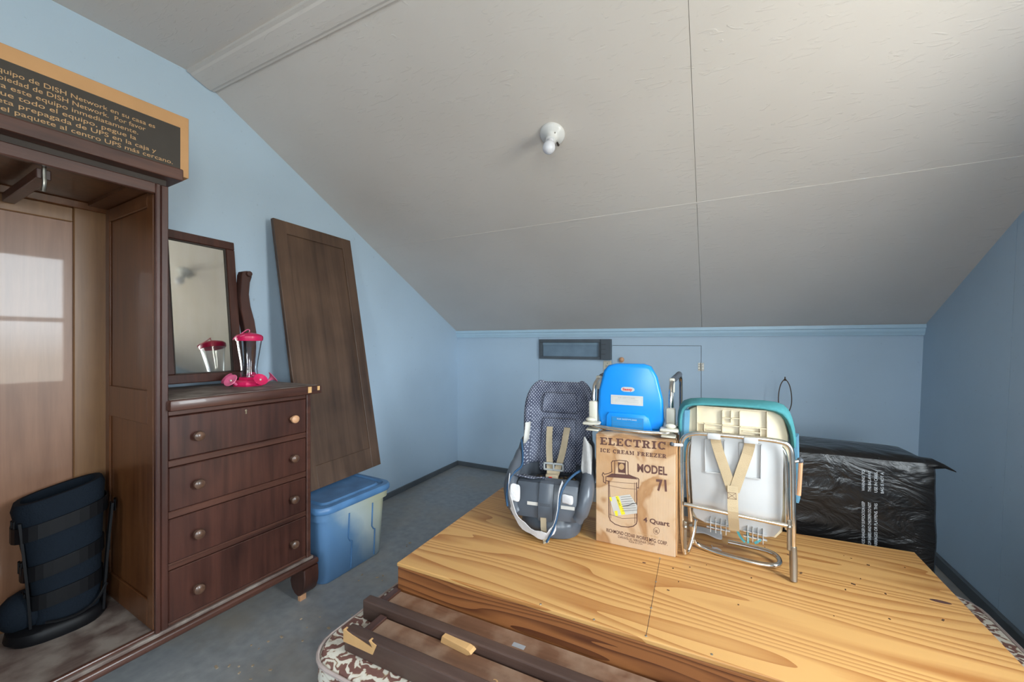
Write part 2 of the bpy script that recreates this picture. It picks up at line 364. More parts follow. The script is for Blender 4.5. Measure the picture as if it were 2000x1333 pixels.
def thing(name, label, cat, loc=(0, 0, 0), rotz=0.0, group=None):
    o = bpy.data.objects.new(name, None); COL.objects.link(o); o.empty_display_size = 0.05
    o.location = loc; o.rotation_euler = (0, 0, rotz); o['label'] = label; o['category'] = cat
    if group: o['group'] = group
    return o
def tag(o, label, cat, group=None):
    o['label'] = label; o['category'] = cat
    if group: o['group'] = group
    return o
def struct(o, label=None):
    o['kind'] = 'structure'
    if label: o['label'] = label
    return o
class Frame:
    """a flat printed face: origin, right, up, outward normal"""
    def __init__(s, o, u, v, n=None):
        s.o = Vector(o); s.u = Vector(u).normalized(); s.v = Vector(v).normalized(); s.n = Vector(n).normalized() if n else s.u.cross(s.v)
    def p(s, a, b_, h=0.0006): return s.o + s.u * a + s.v * b_ + s.n * h
    def fromworld(s, w): d = Vector(w) - s.o; return d.dot(s.u), d.dot(s.v)
def text(name, body, fr_, x0, z0, w, h, mat, parent, bold=0.0, off=0.0006, align='FIT', rot=0.0):
    cu = bpy.data.curves.new(name, 'FONT'); cu.body = body; cu.size = 1.0; cu.offset = bold; cu.resolution_u = 3
    ob = bpy.data.objects.new(name, cu); COL.objects.link(ob)
    dg = bpy.context.evaluated_depsgraph_get()
    me = bpy.data.meshes.new_from_object(ob.evaluated_get(dg)); bpy.data.objects.remove(ob); bpy.data.curves.remove(cu)
    me.name = name
    xs = [v.co.x for v in me.vertices]
    mx_, mn_ = max(xs), min(xs); capz = 0.70
    sx = w / (mx_ - mn_) if w else h / capz
    ca, sa = math.cos(rot), math.sin(rot)
    for v in me.vertices:
        x = (v.co.x - (mx_ if align == 'RIGHT' else mn_)) * sx; y = v.co.y * h / capz
        v.co = fr_.p(x0 + x * ca - y * sa, z0 + x * sa + y * ca, off)
    me.materials.clear(); me.materials.append(mat)
    o = bpy.data.objects.new(name, me); COL.objects.link(o); o.parent = parent
    return o
def strokes(name, lines, fr_, width, mat, parent, off=0.0006):
    mb = MB()
    for ln in lines:
        wd = width
        if isinstance(ln[0], (int, float)): wd, ln = ln[0], ln[1]
        P = [Vector(fr_.p(a, b_, off)) for a, b_ in ln]
        for a, b_ in zip(P, P[1:]):
            d = (b_ - a)
            if d.length < 1e-6: continue
            d.normalize(); s_ = fr_.n.cross(d) * wd / 2; e_ = d * wd * 0.4
            vs = [mb.bm.verts.new(q) for q in (a - e_ - s_, b_ + e_ - s_, b_ + e_ + s_, a - e_ + s_)]
            mb.bm.faces.new(vs)
    return mb.obj(name, mat, parent)
def polys(name, plist, fr_, mat, parent, off=0.0006):
    mb = MB()
    for pl_ in plist: mb.bm.faces.new([mb.bm.verts.new(fr_.p(a, b_, off)) for a, b_ in pl_])
    return mb.obj(name, mat, parent)
# slab serif capitals on a unit-height grid
def _rc(x0, x1, y0, y1): return [(x0, y0), (x1, y0), (x1, y1), (x0, y1)]
def _arc(cx, cy, rx, ry, a0, a1, th, n=14):
    res = []
    for i in range(n):
        A, B_ = R(a0 + (a1 - a0) * i / n), R(a0 + (a1 - a0) * (i + 1) / n)
        o_ = lambda q, k: (cx + (rx - k * th) * math.cos(q), cy + (ry - k * th * 0.6) * math.sin(q))
        res.append([o_(A, 0), o_(B_, 0), o_(B_, 1), o_(A, 1)])
    return res
_E = [_rc(.12, .38, 0, 1), _rc(0, .86, .86, 1), _rc(0, .86, 0, .14), _rc(.38, .60, .43, .57), _rc(.54, .64, .34, .66), _rc(.74, .86, .70, 1), _rc(.74, .86, 0, .30)]
GLY = {'E': (.92, _E), 'F': (.88, [_rc(.12, .38, 0, 1), _rc(0, .82, .86, 1), _rc(0, .52, 0, .14), _rc(.38, .60, .43, .57), _rc(.54, .64, .34, .66), _rc(.70, .82, .70, 1)]),
       'L': (.86, [_rc(.12, .38, 0, 1), _rc(0, .52, .86, 1), _rc(0, .80, 0, .14), _rc(.68, .80, 0, .34)]),
       'C': (.95, _arc(.45, .5, .45, .52, 42, 318, .26, 18) + [_rc(.72, .86, .64, 1.0), _rc(.72, .82, .04, .2)]),
       'T': (.92, [_rc(.31, .57, 0, 1), _rc(0, .88, .86, 1), _rc(.16, .72, 0, .14), _rc(0, .12, .66, 1), _rc(.76, .88, .66, 1)]),
       'R': (1.0, [_rc(.12, .38, 0, 1), _rc(0, .5, .86, 1), _rc(0, .5, 0, .14), _rc(.38, .55, .45, .58)] + _arc(.50, .725, .36, .275, -90, 90, .24, 10) + [[(.42, .5), (.68, .5), (.86, .1), (.62, .0)], _rc(.62, .98, 0, .13)]),
       'I': (.58, [_rc(.14, .40, 0, 1), _rc(0, .54, .86, 1), _rc(0, .54, 0, .14)]),
       'A': (1.0, [[(.08, 0), (.24, 0), (.54, 1), (.38, 1)], [(.66, 0), (.92, 0), (.62, 1), (.36, 1)], _rc(.24, .72, .26, .38), _rc(-.02, .36, 0, .12), _rc(.56, 1.0, 0, .12)]),
       'M': (1.22, [_rc(.12, .28, 0, 1), _rc(.86, 1.10, 0, 1), [(.12, 1), (.36, 1), (.66, .2), (.54, .05)], [(.54, .05), (.66, .2), (.88, 1), (.80, 1)], _rc(0, .4, 0, .12), _rc(.76, 1.2, 0, .12), _rc(0, .3, .88, 1), _rc(.9, 1.2, .88, 1)]),
       'Z': (.88, [_rc(.04, .82, .86, 1), _rc(0, .82, 0, .14), [(0, .1), (.28, .1), (.82, .9), (.54, .9)], _rc(.04, .16, .66, 1), _rc(.70, .82, 0, .34)]), ' ': (.55, [])}
def slab(name, body, fr_, x0, z0, w, h, mat, parent, slope=0.0):
    tot = sum(GLY[c][0] + .1 for c in body) - .1; k = w / tot; x = 0; out_ = []
    for c in body:
        gw, ps = GLY[c]
        for p_ in ps: out_.append([(x0 + (x + a) * k, z0 + b_ * h + (x + a) * k * slope) for a, b_ in p_])
        x += gw + .1
    return polys(name, out_, fr_, mat, parent)

# ------------------------------------------------------------------ room shell
XL, YB, KZ, CZ = -2.262, 3.287, 1.315, 2.53      # left gable, back knee wall, knee height, flat ceiling
YT = 1.06                                        # slope meets the flat ceiling; kept flat in front for the added fill window
SL = (CZ - KZ) / (YB - YT)
def xr(z): return 1.102 + 0.034 * z              # the right gable is a little out of plumb
fl = MB().box(XL - .12, 1.35, YF - .12, YB + .12, -.08, 0).obj('floor', floor_m); struct(fl, 'worn grey painted floor with tan dust')
wl = MB().prism([(YF - .1, -.06), (YB + .1, -.06), (YB + .1, KZ + .1), (YT, CZ + .15), (YF - .1, CZ + .15)], XL - .1, XL, 'yz').obj('wall_left', blue); struct(wl, 'light blue left gable wall')
# right gable with a window opening and an added opening for fill light
mb = MB()
def rq(y0, y1, z0a, z1a, z0b=None, z1b=None):
    z0b = z0a if z0b is None else z0b; z1b = z1a if z1b is None else z1b
    ring = [(y0, z0a), (y1, z0b), (y1, z1b), (y0, z1a)]
    lo = [mb.bm.verts.new((xr(z), y, z)) for y, z in ring]; hi = [mb.bm.verts.new((xr(z) + .1, y, z)) for y, z in ring]
    fs = [mb.bm.faces.new(lo), mb.bm.faces.new(hi[::-1])] + [mb.bm.faces.new((lo[i], hi[i], hi[(i + 1) % 4], lo[(i + 1) % 4])) for i in range(4)]
    bmesh.ops.recalc_face_normals(mb.bm, faces=fs)
SEAM = 2.488
zs = lambda y: KZ + SL * (YB - y) + .08
rq(SEAM + .0012, YB + .1, -.06, zs(SEAM), -.06, zs(YB))
rq(WY1, SEAM - .0012, -.06, zs(WY1), -.06, zs(SEAM))
rq(WY0, WY1, -.06, WZ0); rq(WY0, WY1, WZ1, CZ + .1)
rq(VY1, WY0, -.06, CZ + .1); rq(VY0, VY1, -.06, WZ0); rq(VY0, VY1, WZ1, CZ + .1)
rq(YF - .1, VY0, -.06, CZ + .1)
wr = mb.obj('wall_right', blue); struct(wr, 'shaded blue right gable wall')
def window(name, loc, rot, w, h, lights):
    wn = bpy.data.objects.new(name, None); COL.objects.link(wn); wn['kind'] = 'structure'; wn.location = loc; wn.rotation_euler = (0, 0, rot)
    bars = [(0, w, 0, .05), (0, w, h - .05, h), (0, .05, 0, h), (w - .05, w, 0, h), (0, w, h / 2 - .02, h / 2 + .02)] + [(w * k / lights - .025, w * k / lights + .025, 0, h) for k in range(1, lights)]
    mb = MB()
    for x0, x1, z0, z1 in bars: mb.box(x0, x1, 0, .05, z0, z1)
    mb.obj('window_frame', white, wn)
    MB().box(.02, w - .02, .02, .024, .02, h - .02).obj('pane', pane_m, wn)
window('window_1', (1.205, WY0, WZ0), R(90), WY1 - WY0, WZ1 - WZ0, 1)
window('fill_window_right', (1.205, VY0, WZ0), R(90), VY1 - VY0, WZ1 - WZ0, 1)  # out of view, put in only to supply soft fill
window('fill_window_front', (DW[0], YF - .06, DW[2]), 0, DW[1] - DW[0], DW[3] - DW[2], 2)  # behind the camera, put in only as frontal fill light
# back knee wall: backing, panels either side of a joint, hatch opening
DX0, DX1, DZ0, DZ1 = -.738, -.078, .42, 1.188
wb = MB().box(XL - .1, 1.3, YB + .05, YB + .12, -.06, KZ + .1).obj('wall_back', gap_m); struct(wb, 'light blue back knee wall')
JX = -1.387
for x0, x1, z0, z1 in ((XL, JX - .001, 0, KZ), (JX + .001, DX0 - .003, 0, KZ), (DX0 - .003, DX1 + .003, DZ1 + .003, KZ), (DX0 - .003, DX1 + .003, 0, DZ0 - .003), (DX1 + .003, xr(.6) + .1, 0, KZ)):
    o = MB().box(x0, x1, YB, YB + .05, z0, z1).obj('wall_panel', blue, wb)
d1 = thing('door_1', 'low blue access hatch in the back knee wall', ''); del d1['category']; d1['kind'] = 'structure'; d1.location = (DX0, YB, DZ0)
MB().box(0, DX1 - DX0, .0, .03, 0, DZ1 - DZ0).obj('hatch_panel', blue, d1)
MB().lathe([(.006, 0), (.008, .012), (.019, .018), (.021, .027), (.014, .034), (.004, .036)], (.083, 0, 1.075 - DZ0), (0, -1, 0)).obj('knob', knobl, d1, True)['label'] = 'small turned wooden knob'
mb = MB(); hx = DX1 - DX0
mb.box(hx - .020, hx + .020, -.003, 0, 1.003 - DZ0, 1.062 - DZ0); mb.tube([(hx, -.004, 1.003 - DZ0), (hx, -.004, 1.062 - DZ0)], .0045)
for dx in (-.012, .012):
    for dz in (1.013, 1.033, 1.053): mb.ball((hx + dx, -.003, dz - DZ0), .003, 6)
mb.obj('hinge', steel, d1)
mb = MB(); mb.box(XL - .1, DW[0], YF - .1, YF, -.06, CZ + .1); mb.box(DW[1], 1.3, YF - .1, YF, -.06, CZ + .1); mb.box(DW[0], DW[1], YF - .1, YF, -.06, DW[2]); mb.box(DW[0], DW[1], YF - .1, YF, DW[3], CZ + .1)  # unseen wall made full height to hold the added fill window
wf = mb.obj('wall_front', blue); struct(wf, 'blue wall opposite the knee wall, raised for an added fill window')
# ceiling: flat strip plus sloping boards with open joints
ce = MB().box(XL - .1, 1.35, YF - .1, YT, CZ, CZ + .08).obj('ceiling', ceil_m); struct(ce, 'off white ceiling, flat strip with textured slope')
def slope_panel(x0, x1, y0, y1, name='ceiling_panel'):
    g = .0008; z = lambda y: KZ + SL * (YB - y)
    p = [(y0 + g, z(y0 + g)), (y1 - g, z(y1 - g)), (y1 - g, z(y1 - g) + .03), (y0 + g, z(y0 + g) + .03)]
    return MB().prism(p, x0 + g, x1 - g, 'yz').obj(name, ceil_m, ce)
SX, SY = -.071, 2.19
for x0, x1 in ((XL, SX), (SX, 1.32)):
    slope_panel(x0, x1, SY, YB + .02); slope_panel(x0, x1, YT - .03, SY)
MB().prism([(YT - .05, CZ + .03), (YB + .1, KZ - .02 + .06), (YB + .1, KZ + .2), (YT - .05, CZ + .2)], XL - .1, 1.35, 'yz').obj('ceiling_backing', plain('joint_shadow', (.22, .2, .18), .9), ce)
jy = SY; jz = KZ + SL * (YB - jy)
MB().prism([(jy - .004, jz + SL * .004 - .0015), (jy + .004, jz - SL * .004 - .0015), (jy + .004, jz + .004), (jy - .004, jz + .004)], -1.9, 1.1, 'yz').obj('joint_bead', ceil_m, ce)
# moulded strip over the ceiling break
tdir = Vector((0, 1, -SL)).normalized()
mb = MB(); cx = []
a_ = Vector((0, YT - .055, CZ)); b_ = Vector((0, YT + .062, CZ - SL * .062))
pr = [a_, a_ + Vector((0, 0, -.010)), a_ + Vector((0, .014, -.013)), a_ + Vector((0, .022, -.020)), Vector((0, YT - .005, CZ - .030)), Vector((0, YT + .022, CZ - .040)), b_ + Vector((0, -.018, -.012)), b_ + Vector((0, -.008, -.010)), b_ + Vector((0, 0, -.012)), b_, Vector((0, YT, CZ + .004))]
mb.loft([[p + Vector((XL + .006, 0, 0)) for p in pr], [p + Vector((1.25, 0, 0)) for p in pr]])
struct(mb.obj('trim_1', ceil_m), 'off white moulding strip along the ceiling break')
# blue crown strip at the knee wall top
pr = [(YB, KZ - .055), (YB - .014, KZ - .055), (YB - .016, KZ - .046), (YB - .022, KZ - .030), (YB - .024, KZ - .014), (YB - .032, KZ - .010), (YB - .032, KZ + .012), (YB, KZ + .012)]
struct(MB().prism(pr, XL, xr(KZ), 'yz').obj('trim_2', blue_trim), 'blue moulding along the top of the back knee wall')
struct(MB().box(XL, XL + .014, -1, YB, 0, .042, .003).obj('baseboard_left', base_m), 'thin grey baseboard on the left wall')
struct(MB().box(XL, 1.10, YB - .014, YB, 0, .042, .003).obj('baseboard_back', base_m), 'thin grey baseboard on the back wall')
struct(MB().box(1.084, 1.104, -1, YB, 0, .060, .003).obj('baseboard_right', base_m), 'grey baseboard on the right wall')

# ------------------------------------------------------------------ chifforobe (local: +x out of the front, +y along it away from the camera)
AC = R(2.5)
ch = thing('chifforobe', 'dark mahogany chifforobe with open wardrobe side, four drawers and mirror', 'wardrobe', (-1.686, 1.259, 0), -AC)
YN = -1.16; DV = -.575      # near end, divider
MB().box(-.50, -.004, YN, .034, .158, .187, .010, 3).obj('base_moulding', maho_y, ch, True)
MB().box(-.50, -.016, YN + .02, .012, .187, .201, .004, 2).obj('base_ledge', dusty, ch)
MB().box(-.51, -.045, YN + .02, DV, .170, .205).obj('wardrobe_floor', dusty, ch)
MB().box(-.040, -.026, YN + .02, DV - .001, .19, .211, .004, 2).obj('sill_strip', maho_y, ch)
def foot(y0, y1, x_):
    pts = [(0, .158), (.004, .12), (.002, .085), (-.012, .05), (-.035, .028), (-.05, .022), (-.075, .030), (-.10, .052), (-.11, .085), (-.10, .115), (-.085, .135), (-.085, .158)]
    mb = MB(); mb.prism([(x_ + a, b_) for a, b_ in pts], y0, y1, 'xz', .004, 1)
    return mb.obj('foot', maho, ch, True)
f1 = foot(-.045, .028, -.002); MB().box(-.058, -.04, -.04, -.01, 0, .026).obj('wood_shim', knobl, f1)
for y0, y1, x_ in ((YN + .01, YN + .08, -.002), (YN + .01, YN + .08, -.39), (-.045, .028, -.39)):
    ff = foot(y0, y1, x_); MB().box(x_ - .056, x_ - .04, y0 + .01, y0 + .04, 0, .026).obj('wood_shim', knobl, ff)
# divider between wardrobe and drawers, with framed inner face
MB().box(-.51, -.028, DV, -.556, .201, 1.765).obj('divider_panel', maho_in, ch)
MB().box(-.034, -.014, -.582, -.568, .201, 1.772, .003, 1).obj('wardrobe_stile', maho, ch)
MB().box(-.034, -.018, -.5665, -.545, .201, 1.772, .003, 1).obj('drawer_stile', maho, ch)
for x0, x1, z0, z1 in ((-.085, -.036, .206, 1.75), (-.50, -.44, .206, 1.75), (-.44, -.085, .206, .30), (-.44, -.085, .925, 1.045), (-.44, -.085, 1.70, 1.75)):
    MB().box(x0, x1, DV - .008, DV, z0, z1, .002, 1).obj('side_frame', maho_in, ch)
MB().box(-.50, -.49, YN + .03, DV, .205, 1.765).obj('back_panel', maho_bk, ch)
MB().box(-.49, -.478, -.672, DV - .001, .205, 1.765, .003, 1).obj('back_stile', maho_st, ch)
MB().box(-.49, -.478, YN + .03, -.673, 1.68, 1.735, .003, 1).obj('back_rail', maho_st, ch)
MB().box(-.49, -.470, YN + .03, DV - .001, 1.735, 1.765, .003, 1).obj('back_rail', maho_in, ch)
MB().box(-.49, -.478, YN + .03, -.673, .205, .30, .003, 1).obj('back_rail', maho_st, ch)
MB().box(-.50, -.03, YN + .03, YN + .05, .205, 1.765).obj('side_panel', maho_in, ch)
MB().box(-.034, -.014, YN + .015, YN + .05, .201, 1.772, .003, 1).obj('wardrobe_stile', maho, ch)
MB().box(-.50, -.03, YN + .03, -.556, 1.765, 1.79).obj('wardrobe_ceiling', maho_in, ch)
for y0, y1 in ((DV - .06, DV - .001), (YN + .05, YN + .11)): MB().box(-.478, -.036, y0, y1, 1.752, 1.765).obj('ceiling_batten', maho_in, ch)
MB().box(-.036, -.014, YN + .05, -.582, 1.735, 1.772, .003, 1).obj('head_rail', maho_y, ch)
MB().box(-.50, .026, YN - .02, -.517, 1.792, 1.834, .005, 2).obj('cornice', maho_y, ch)
MB().box(-.50, -.024, YN + .01, -.55, 1.772, 1.793).obj('cornice_neck', gap_m, ch)
# pull-out hanging rail and its hook
mb = MB(); mb.box(-.47, -.06, -.845, -.815, 1.705, 1.735, .002, 1); mb.obj('hanging_rail', maho, ch)
mb = MB(); mb.tube([(-.056, -.83, 1.752), (-.056, -.83, 1.71), (-.052, -.83, 1.69), (-.066, -.83, 1.672)], .005, 8, 1)
mb.tube([(-.056, -.86, 1.754), (-.056, -.83, 1.748), (-.056, -.795, 1.754)], .003, 6, 1); mb.obj('rail_hook', steel, ch, True)
# drawer case
MB().box(-.50, -.028, -.020, 0, .201, .972).obj('case_side', maho, ch)
MB().box(-.034, -.018, -.0205, .0, .201, .972, .003, 1).obj('drawer_stile', maho_y, ch)
MB().box(-.50, -.49, -.556, -.02, .201, .972).obj('case_back', gap_m, ch)
for z0, z1 in ((.953, .972), (.769, .794), (.584, .610), (.400, .424), (.201, .213)):
    MB().box(-.08, -.024, -.546, -.020, z0, z1, .003, 1).obj('drawer_rail', maho_y, ch)
mb = MB().box(-.50, .012, -.551, .037, .974, 1.012, .006, 2); sl_ = mb.obj('dresser_top', maho_y, ch, True)
MB().box(-.49, -.01, -.545, .028, 1.0115, 1.0130).obj('dusty_surface', dusty, sl_)
MB().box(.0115, .0135, -.035, -.018, .982, 1.010).obj('veneer_chip', raw, sl_)
MB().box(.0115, .0130, .012, .024, .990, 1.010).obj('veneer_chip', raw, sl_)
dz = [(.796, .951, .869), (.612, .767, .690), (.426, .582, .504), (.215, .398, .300)]
for i, (z0, z1, zk) in enumerate(dz):
    dr = MB().box(-.45, -.022, -.5435, -.0225, z0, z1, .003, 1).obj('drawer', maho, ch)
    for y in (-.46, -.09):
        k = MB().lathe([(.010, 0), (.010, .006), (.008, .010), (.0165, .016), (.0185, .022), (.017, .029), (.010, .034), (.002, .035)], (-.022, y, zk), (1, 0, 0)).obj('knob', knobl if (i == 0 and y == -.09) else knobw, dr, True)
        if i == 0 and y == -.09: k['label'] = 'pale unfinished replacement knob'
    if i == 0:
        mb = MB(); mb.ball((-.0222, -.286, .936), (.001, .0045, .0045), 10); mb.box(-.0230, -.0212, -.2885, -.2835, .922, .935); mb.obj('keyhole', keym, dr)
# mirror on its posts
nm = Vector((.990, .059, .126)).normalized()
def mirror_M():
    X_ = nm; Y_ = Vector((0, 1, 0)); Y_ = (Y_ - X_ * Y_.dot(X_)).normalized(); Z_ = X_.cross(Y_)
    M = Matrix((X_, Y_, Z_)).transposed().to_4x4(); M.translation = Vector((-.425, -.275, 1.378)); return M
MM = mirror_M(); hw, hh, fw_ = .160, .345, .040
mf = MB()
for y0, y1, z0, z1 in ((-hw, hw, hh - fw_, hh), (-hw, hw, -hh, -hh + fw_), (-hw, -hw + fw_, -hh + fw_, hh - fw_), (hw - fw_, hw, -hh + fw_, hh - fw_)):
    mf.box(-.012, .010, y0, y1, z0, z1, .003, 1, MM)
mfo = mf.obj('mirror_frame', maho, ch)
mb = MB()
i_ = .006
for y0, y1, z0, z1 in ((-hw + fw_ - .001, hw - fw_ + .001, hh - fw_ - i_, hh - fw_), (-hw + fw_, hw - fw_, -hh + fw_, -hh + fw_ + i_), (-hw + fw_, -hw + fw_ + i_, -hh + fw_, hh - fw_), (hw - fw_ - i_, hw - fw_, -hh + fw_, hh - fw_)):
    mb.box(-.006, .006, y0, y1, z0, z1, .002, 1, MM)
mb.obj('mirror_bead', gap_m, mfo)
MB().box(-.006, -.001, -hw + fw_, hw - fw_, -hh + fw_, hh - fw_, 0, 1, MM).obj('mirror_glass', mirr, mfo)
for sgn in (1, -1):
    yc = -.275
    pts = [(.150, 1.012), (.200, 1.012), (.212, 1.06), (.214, 1.15), (.212, 1.25), (.204, 1.33), (.192, 1.40), (.187, 1.46), (.190, 1.52), (.196, 1.55), (.196, 1.565), (.182, 1.578), (.168, 1.572), (.164, 1.555), (.162, 1.50), (.160, 1.44), (.163, 1.38), (.172, 1.30), (.180, 1.22), (.182, 1.12), (.175, 1.06), (.150, 1.04)]
    p_ = MB().prism([(yc + sgn * (.187 + (a - .187) * 1.55 + (.012 if i_ > 10 else .012)), b_) for i_, (a, b_) in enumerate(pts)], -.45, -.405, 'yz', .003, 1).obj('mirror_post', maho, ch, True)
    MB().lathe([(.004, -.004), (.013, -.002), (.014, .0), (.014, .034), (.012, .038), (.002, .039)], (-.43, yc + sgn * .196, 1.563), (1, 0, 0), 14).obj('scroll', maho, p_, True)

# ------------------------------------------------------------------ carton on the wardrobe
bx = thing('carton', 'flat brown carton with black printed panel lying on wardrobe top', 'box', (-1.686, 1.259, 1.836), -AC)
mb = MB().box(-.46, -.060, -1.20, -.468, 0, .226, .002, 1); mb.obj('carton_body', card, bx)
FB = Frame((-.060, -.468, 0), (0, 1, 0), (0, 0, 1))
polys('printed_panel', [[(-.70, .006), (-.027, .006), (-.027, .180), (-.70, .180)]], FB, inkk, bx, .0004)
for (tx, ye, ze, w_) in (('El equipo de DISH Network en su casa es', -.101, .1430, .380), ('propiedad de DISH Network.  Por favor', -.127, .1215, .350), ('devuelva este equipo inmediatamente.', -.147, .1000, .368),
                     ('Empaque todo el equipo, pegue la', -.152, .0785, .362), ('etiqueta prepagada de UPS en la caja y', -.098, .0570, .405), ('lleve el paquete al centro UPS m\u00e1s cercano.', -.050, .0355, .445)):
    text('printed_text', tx, FB, ye, ze, w_, .0140, tanp, bx, .004, .0009, 'RIGHT')

# ------------------------------------------------------------------ walking boot brace in the wardrobe
bt = thing('walking_boot', 'navy and black orthopaedic walking boot standing in the open wardrobe', 'boot', (-1.686 - .395, 1.259 - .698, .206), R(-10)); bt.scale = (1.05, 1.10, 1.20)
def ell(cx_, cy_, z, rx, ry, n=24, p=0.8):
    return [(cx_ + rx * math.copysign(abs(math.cos(2 * math.pi * i / n)) ** p, math.cos(2 * math.pi * i / n)), cy_ + ry * math.copysign(abs(math.sin(2 * math.pi * i / n)) ** p, math.sin(2 * math.pi * i / n)), z) for i in range(n)]
# local: +x faces the room, y along the wardrobe
sh = MB().loft([ell(0, 0, .035, .060, .075), ell(0, 0, .10, .062, .078), ell(-.004, -.004, .20, .066, .084), ell(-.010, -.010, .30, .074, .094), [(x, y, z + .22 * y) for x, y, z in ell(-.014, -.014, .390, .080, .103)], [(x, y, z + .22 * y) for x, y, z in ell(-.015, -.015, .408, .074, .097)], [(x, y, z + .22 * y) for x, y, z in ell(-.015, -.015, .408, .060, .083)], [(x, y, z + .22 * y) for x, y, z in ell(-.015, -.015, .35, .056, .078)]]).obj('boot_shaft', bootf, bt, True)
MB().loft([ell(0, -.02, 0, .080, .10), ell(0, -.02, .012, .084, .112), ell(0, -.02, .032, .080, .108), ell(0, -.012, .040, .070, .09)]).obj('rocker_sole', bootb, bt, True)
MB().ball((-.015, -.085, .075), (.060, .062, .058)).obj('toe_padding', bootf, bt, True)
for z, rx, ry, tl in ((.115, .067, .083, .02), (.205, .070, .089, .03), (.325, .080, .103, .035)):
    rings = []
    for zz in (-.021, .021):
        rings.append([(x, y, z + zz + tl * y / .1 * .6) for x, y, _ in ell(-.010 * z / .3, -.010 * z / .3, 0, rx + .002, ry + .002, 28)])
    st = MB().loft(rings, cap=False).obj('strap', bootb, bt, False, .004)
    for sy in (-1, 1): MB().tube([(.018, sy * (ry + .006), z - .016), (.018, sy * (ry + .006), z + .016), (-.006, sy * (ry + .010), z + .016), (-.006, sy * (ry + .010), z - .016)], .0035, 6, 0, True).obj('buckle', bootb, st, True)
for sy in (-1, 1):
    mb = MB(); mb.ribbon([(.035, sy * .078, .02), (.036, sy * .083, .12), (.036, sy * .090, .22), (.034, sy * .100, .34)], .030, (1, 0, 0), .006); mb.obj('upright', bootb, bt)
mb = MB(); mb.tube([(.066, -.05, .05), (.078, -.02, .045), (.080, .02, .045), (.070, .06, .06), (.055, .085, .10)], .004, 6, 1); mb.obj('sole_rim', bootb, bt, True)

# ------------------------------------------------------------------ hummingbird feeder on the dresser top
fd = thing('hummingbird_feeder', 'clear hummingbird feeder with pink lid and flower ports on dresser top', 'bird feeder', (-1.686 + -.262 * math.cos(AC) + -.150 * math.sin(AC), 1.259 - (-.262) * math.sin(AC) - .150 * math.cos(AC), 1.0135), R(20)); fd.scale = (1.36, 1.36, 1.36)
MB().lathe([(.026, .022), (.0265, .04), (.024, .058), (.027, .085), (.033, .125), (.038, .158), (.0365, .158), (.0315, .125), (.0255, .085), (.0225, .058), (.025, .04), (.0245, .024)], seg=28).obj('bottle', clear, fd, True)
MB().lathe([(.0395, .155), (.0415, .160), (.0415, .170), (.036, .176), (.020, .181), (.004, .184)], seg=28).obj('lid', pinkp, fd, True)
mb = MB(); mb.tube([(0, 0, .184), (.006, -.004, .192), (-.004, -.002, .196), (-.012, -.02, .180), (-.01, -.038, .172), (-.018, -.044, .166), (-.02, -.047, .158)], .0016, 5, 1)
mb.tube([(0, 0, .186), (.012, -.02, .178), (.014, -.034, .175), (.004, -.044, .170)], .0014, 5, 1); mb.obj('hanging_cord', pinkl, fd, True)
mb = MB().lathe([(.046, 0), (.050, .006), (.048, .014), (.040, .020), (.031, .022), (.031, .030), (.024, .030)], seg=6); mb.obj('base', pinkp, fd)
for k in range(5):
    a = R(-95 + k * 72); dx_, dy_ = math.cos(a), math.sin(a); fl_ = None
    ax = Vector((dx_, dy_, .75)).normalized()
    fo = MB().lathe([(.004, 0), (.005, .014), (.008, .021), (.015, .026), (.0225, .028), (.0215, .0295), (.013, .0275), (.005, .022)], Vector((dx_ * .050, dy_ * .050, .008)), ax, 14).obj('flower_port', pinkp if k % 2 else pinkl, fd, True)
    MB().ball(Vector((dx_ * .050, dy_ * .050, .008)) + ax * .026, .0035, 8).obj('port_tip', ivory, fo, True)

# ------------------------------------------------------------------ wardrobe door leaning on the wall, foot on the tote lid
TZ = .405
bl, br = Vector((-1.925, 1.395, TZ + .010)), Vector((-1.955, 1.945, TZ + .010))
tl_ = Vector((-2.2, 1.262, 1.888)); tr_ = Vector((-2.2, 1.812, 1.922))
Yd = (br - bl).normalized(); Zd = ((tl_ + tr_) / 2 - (bl + br) / 2); Lz = Zd.length; Zd = (Zd - Yd * Zd.dot(Yd)).normalized(); Xd = Yd.cross(Zd)
ld = bpy.data.objects.new('wardrobe_door', None); COL.objects.link(ld)
Mx = Matrix((Xd, Yd, Zd)).transposed().to_4x4(); Mx.translation = (bl + br) / 2; ld.matrix_world = Mx
tag(ld, 'dark brown panelled wardrobe door leaning against the blue left wall', 'door')
HWd = .278
MB().box(-.012, .002, -HWd + .06, HWd - .06, .10, Lz - .06).obj('panel', doorw, ld)
for y0, y1, z0, z1 in ((-HWd, -HWd + .075, 0, Lz), (HWd - .075, HWd, 0, Lz), (-HWd + .075, HWd - .075, 0, .125), (-HWd + .075, HWd - .075, Lz - .075, Lz)):
    MB().box(-.012, .010, y0, y1, z0, z1, .002, 1).obj('stile' if z1 - z0 > .5 else 'rail', doorw, ld)

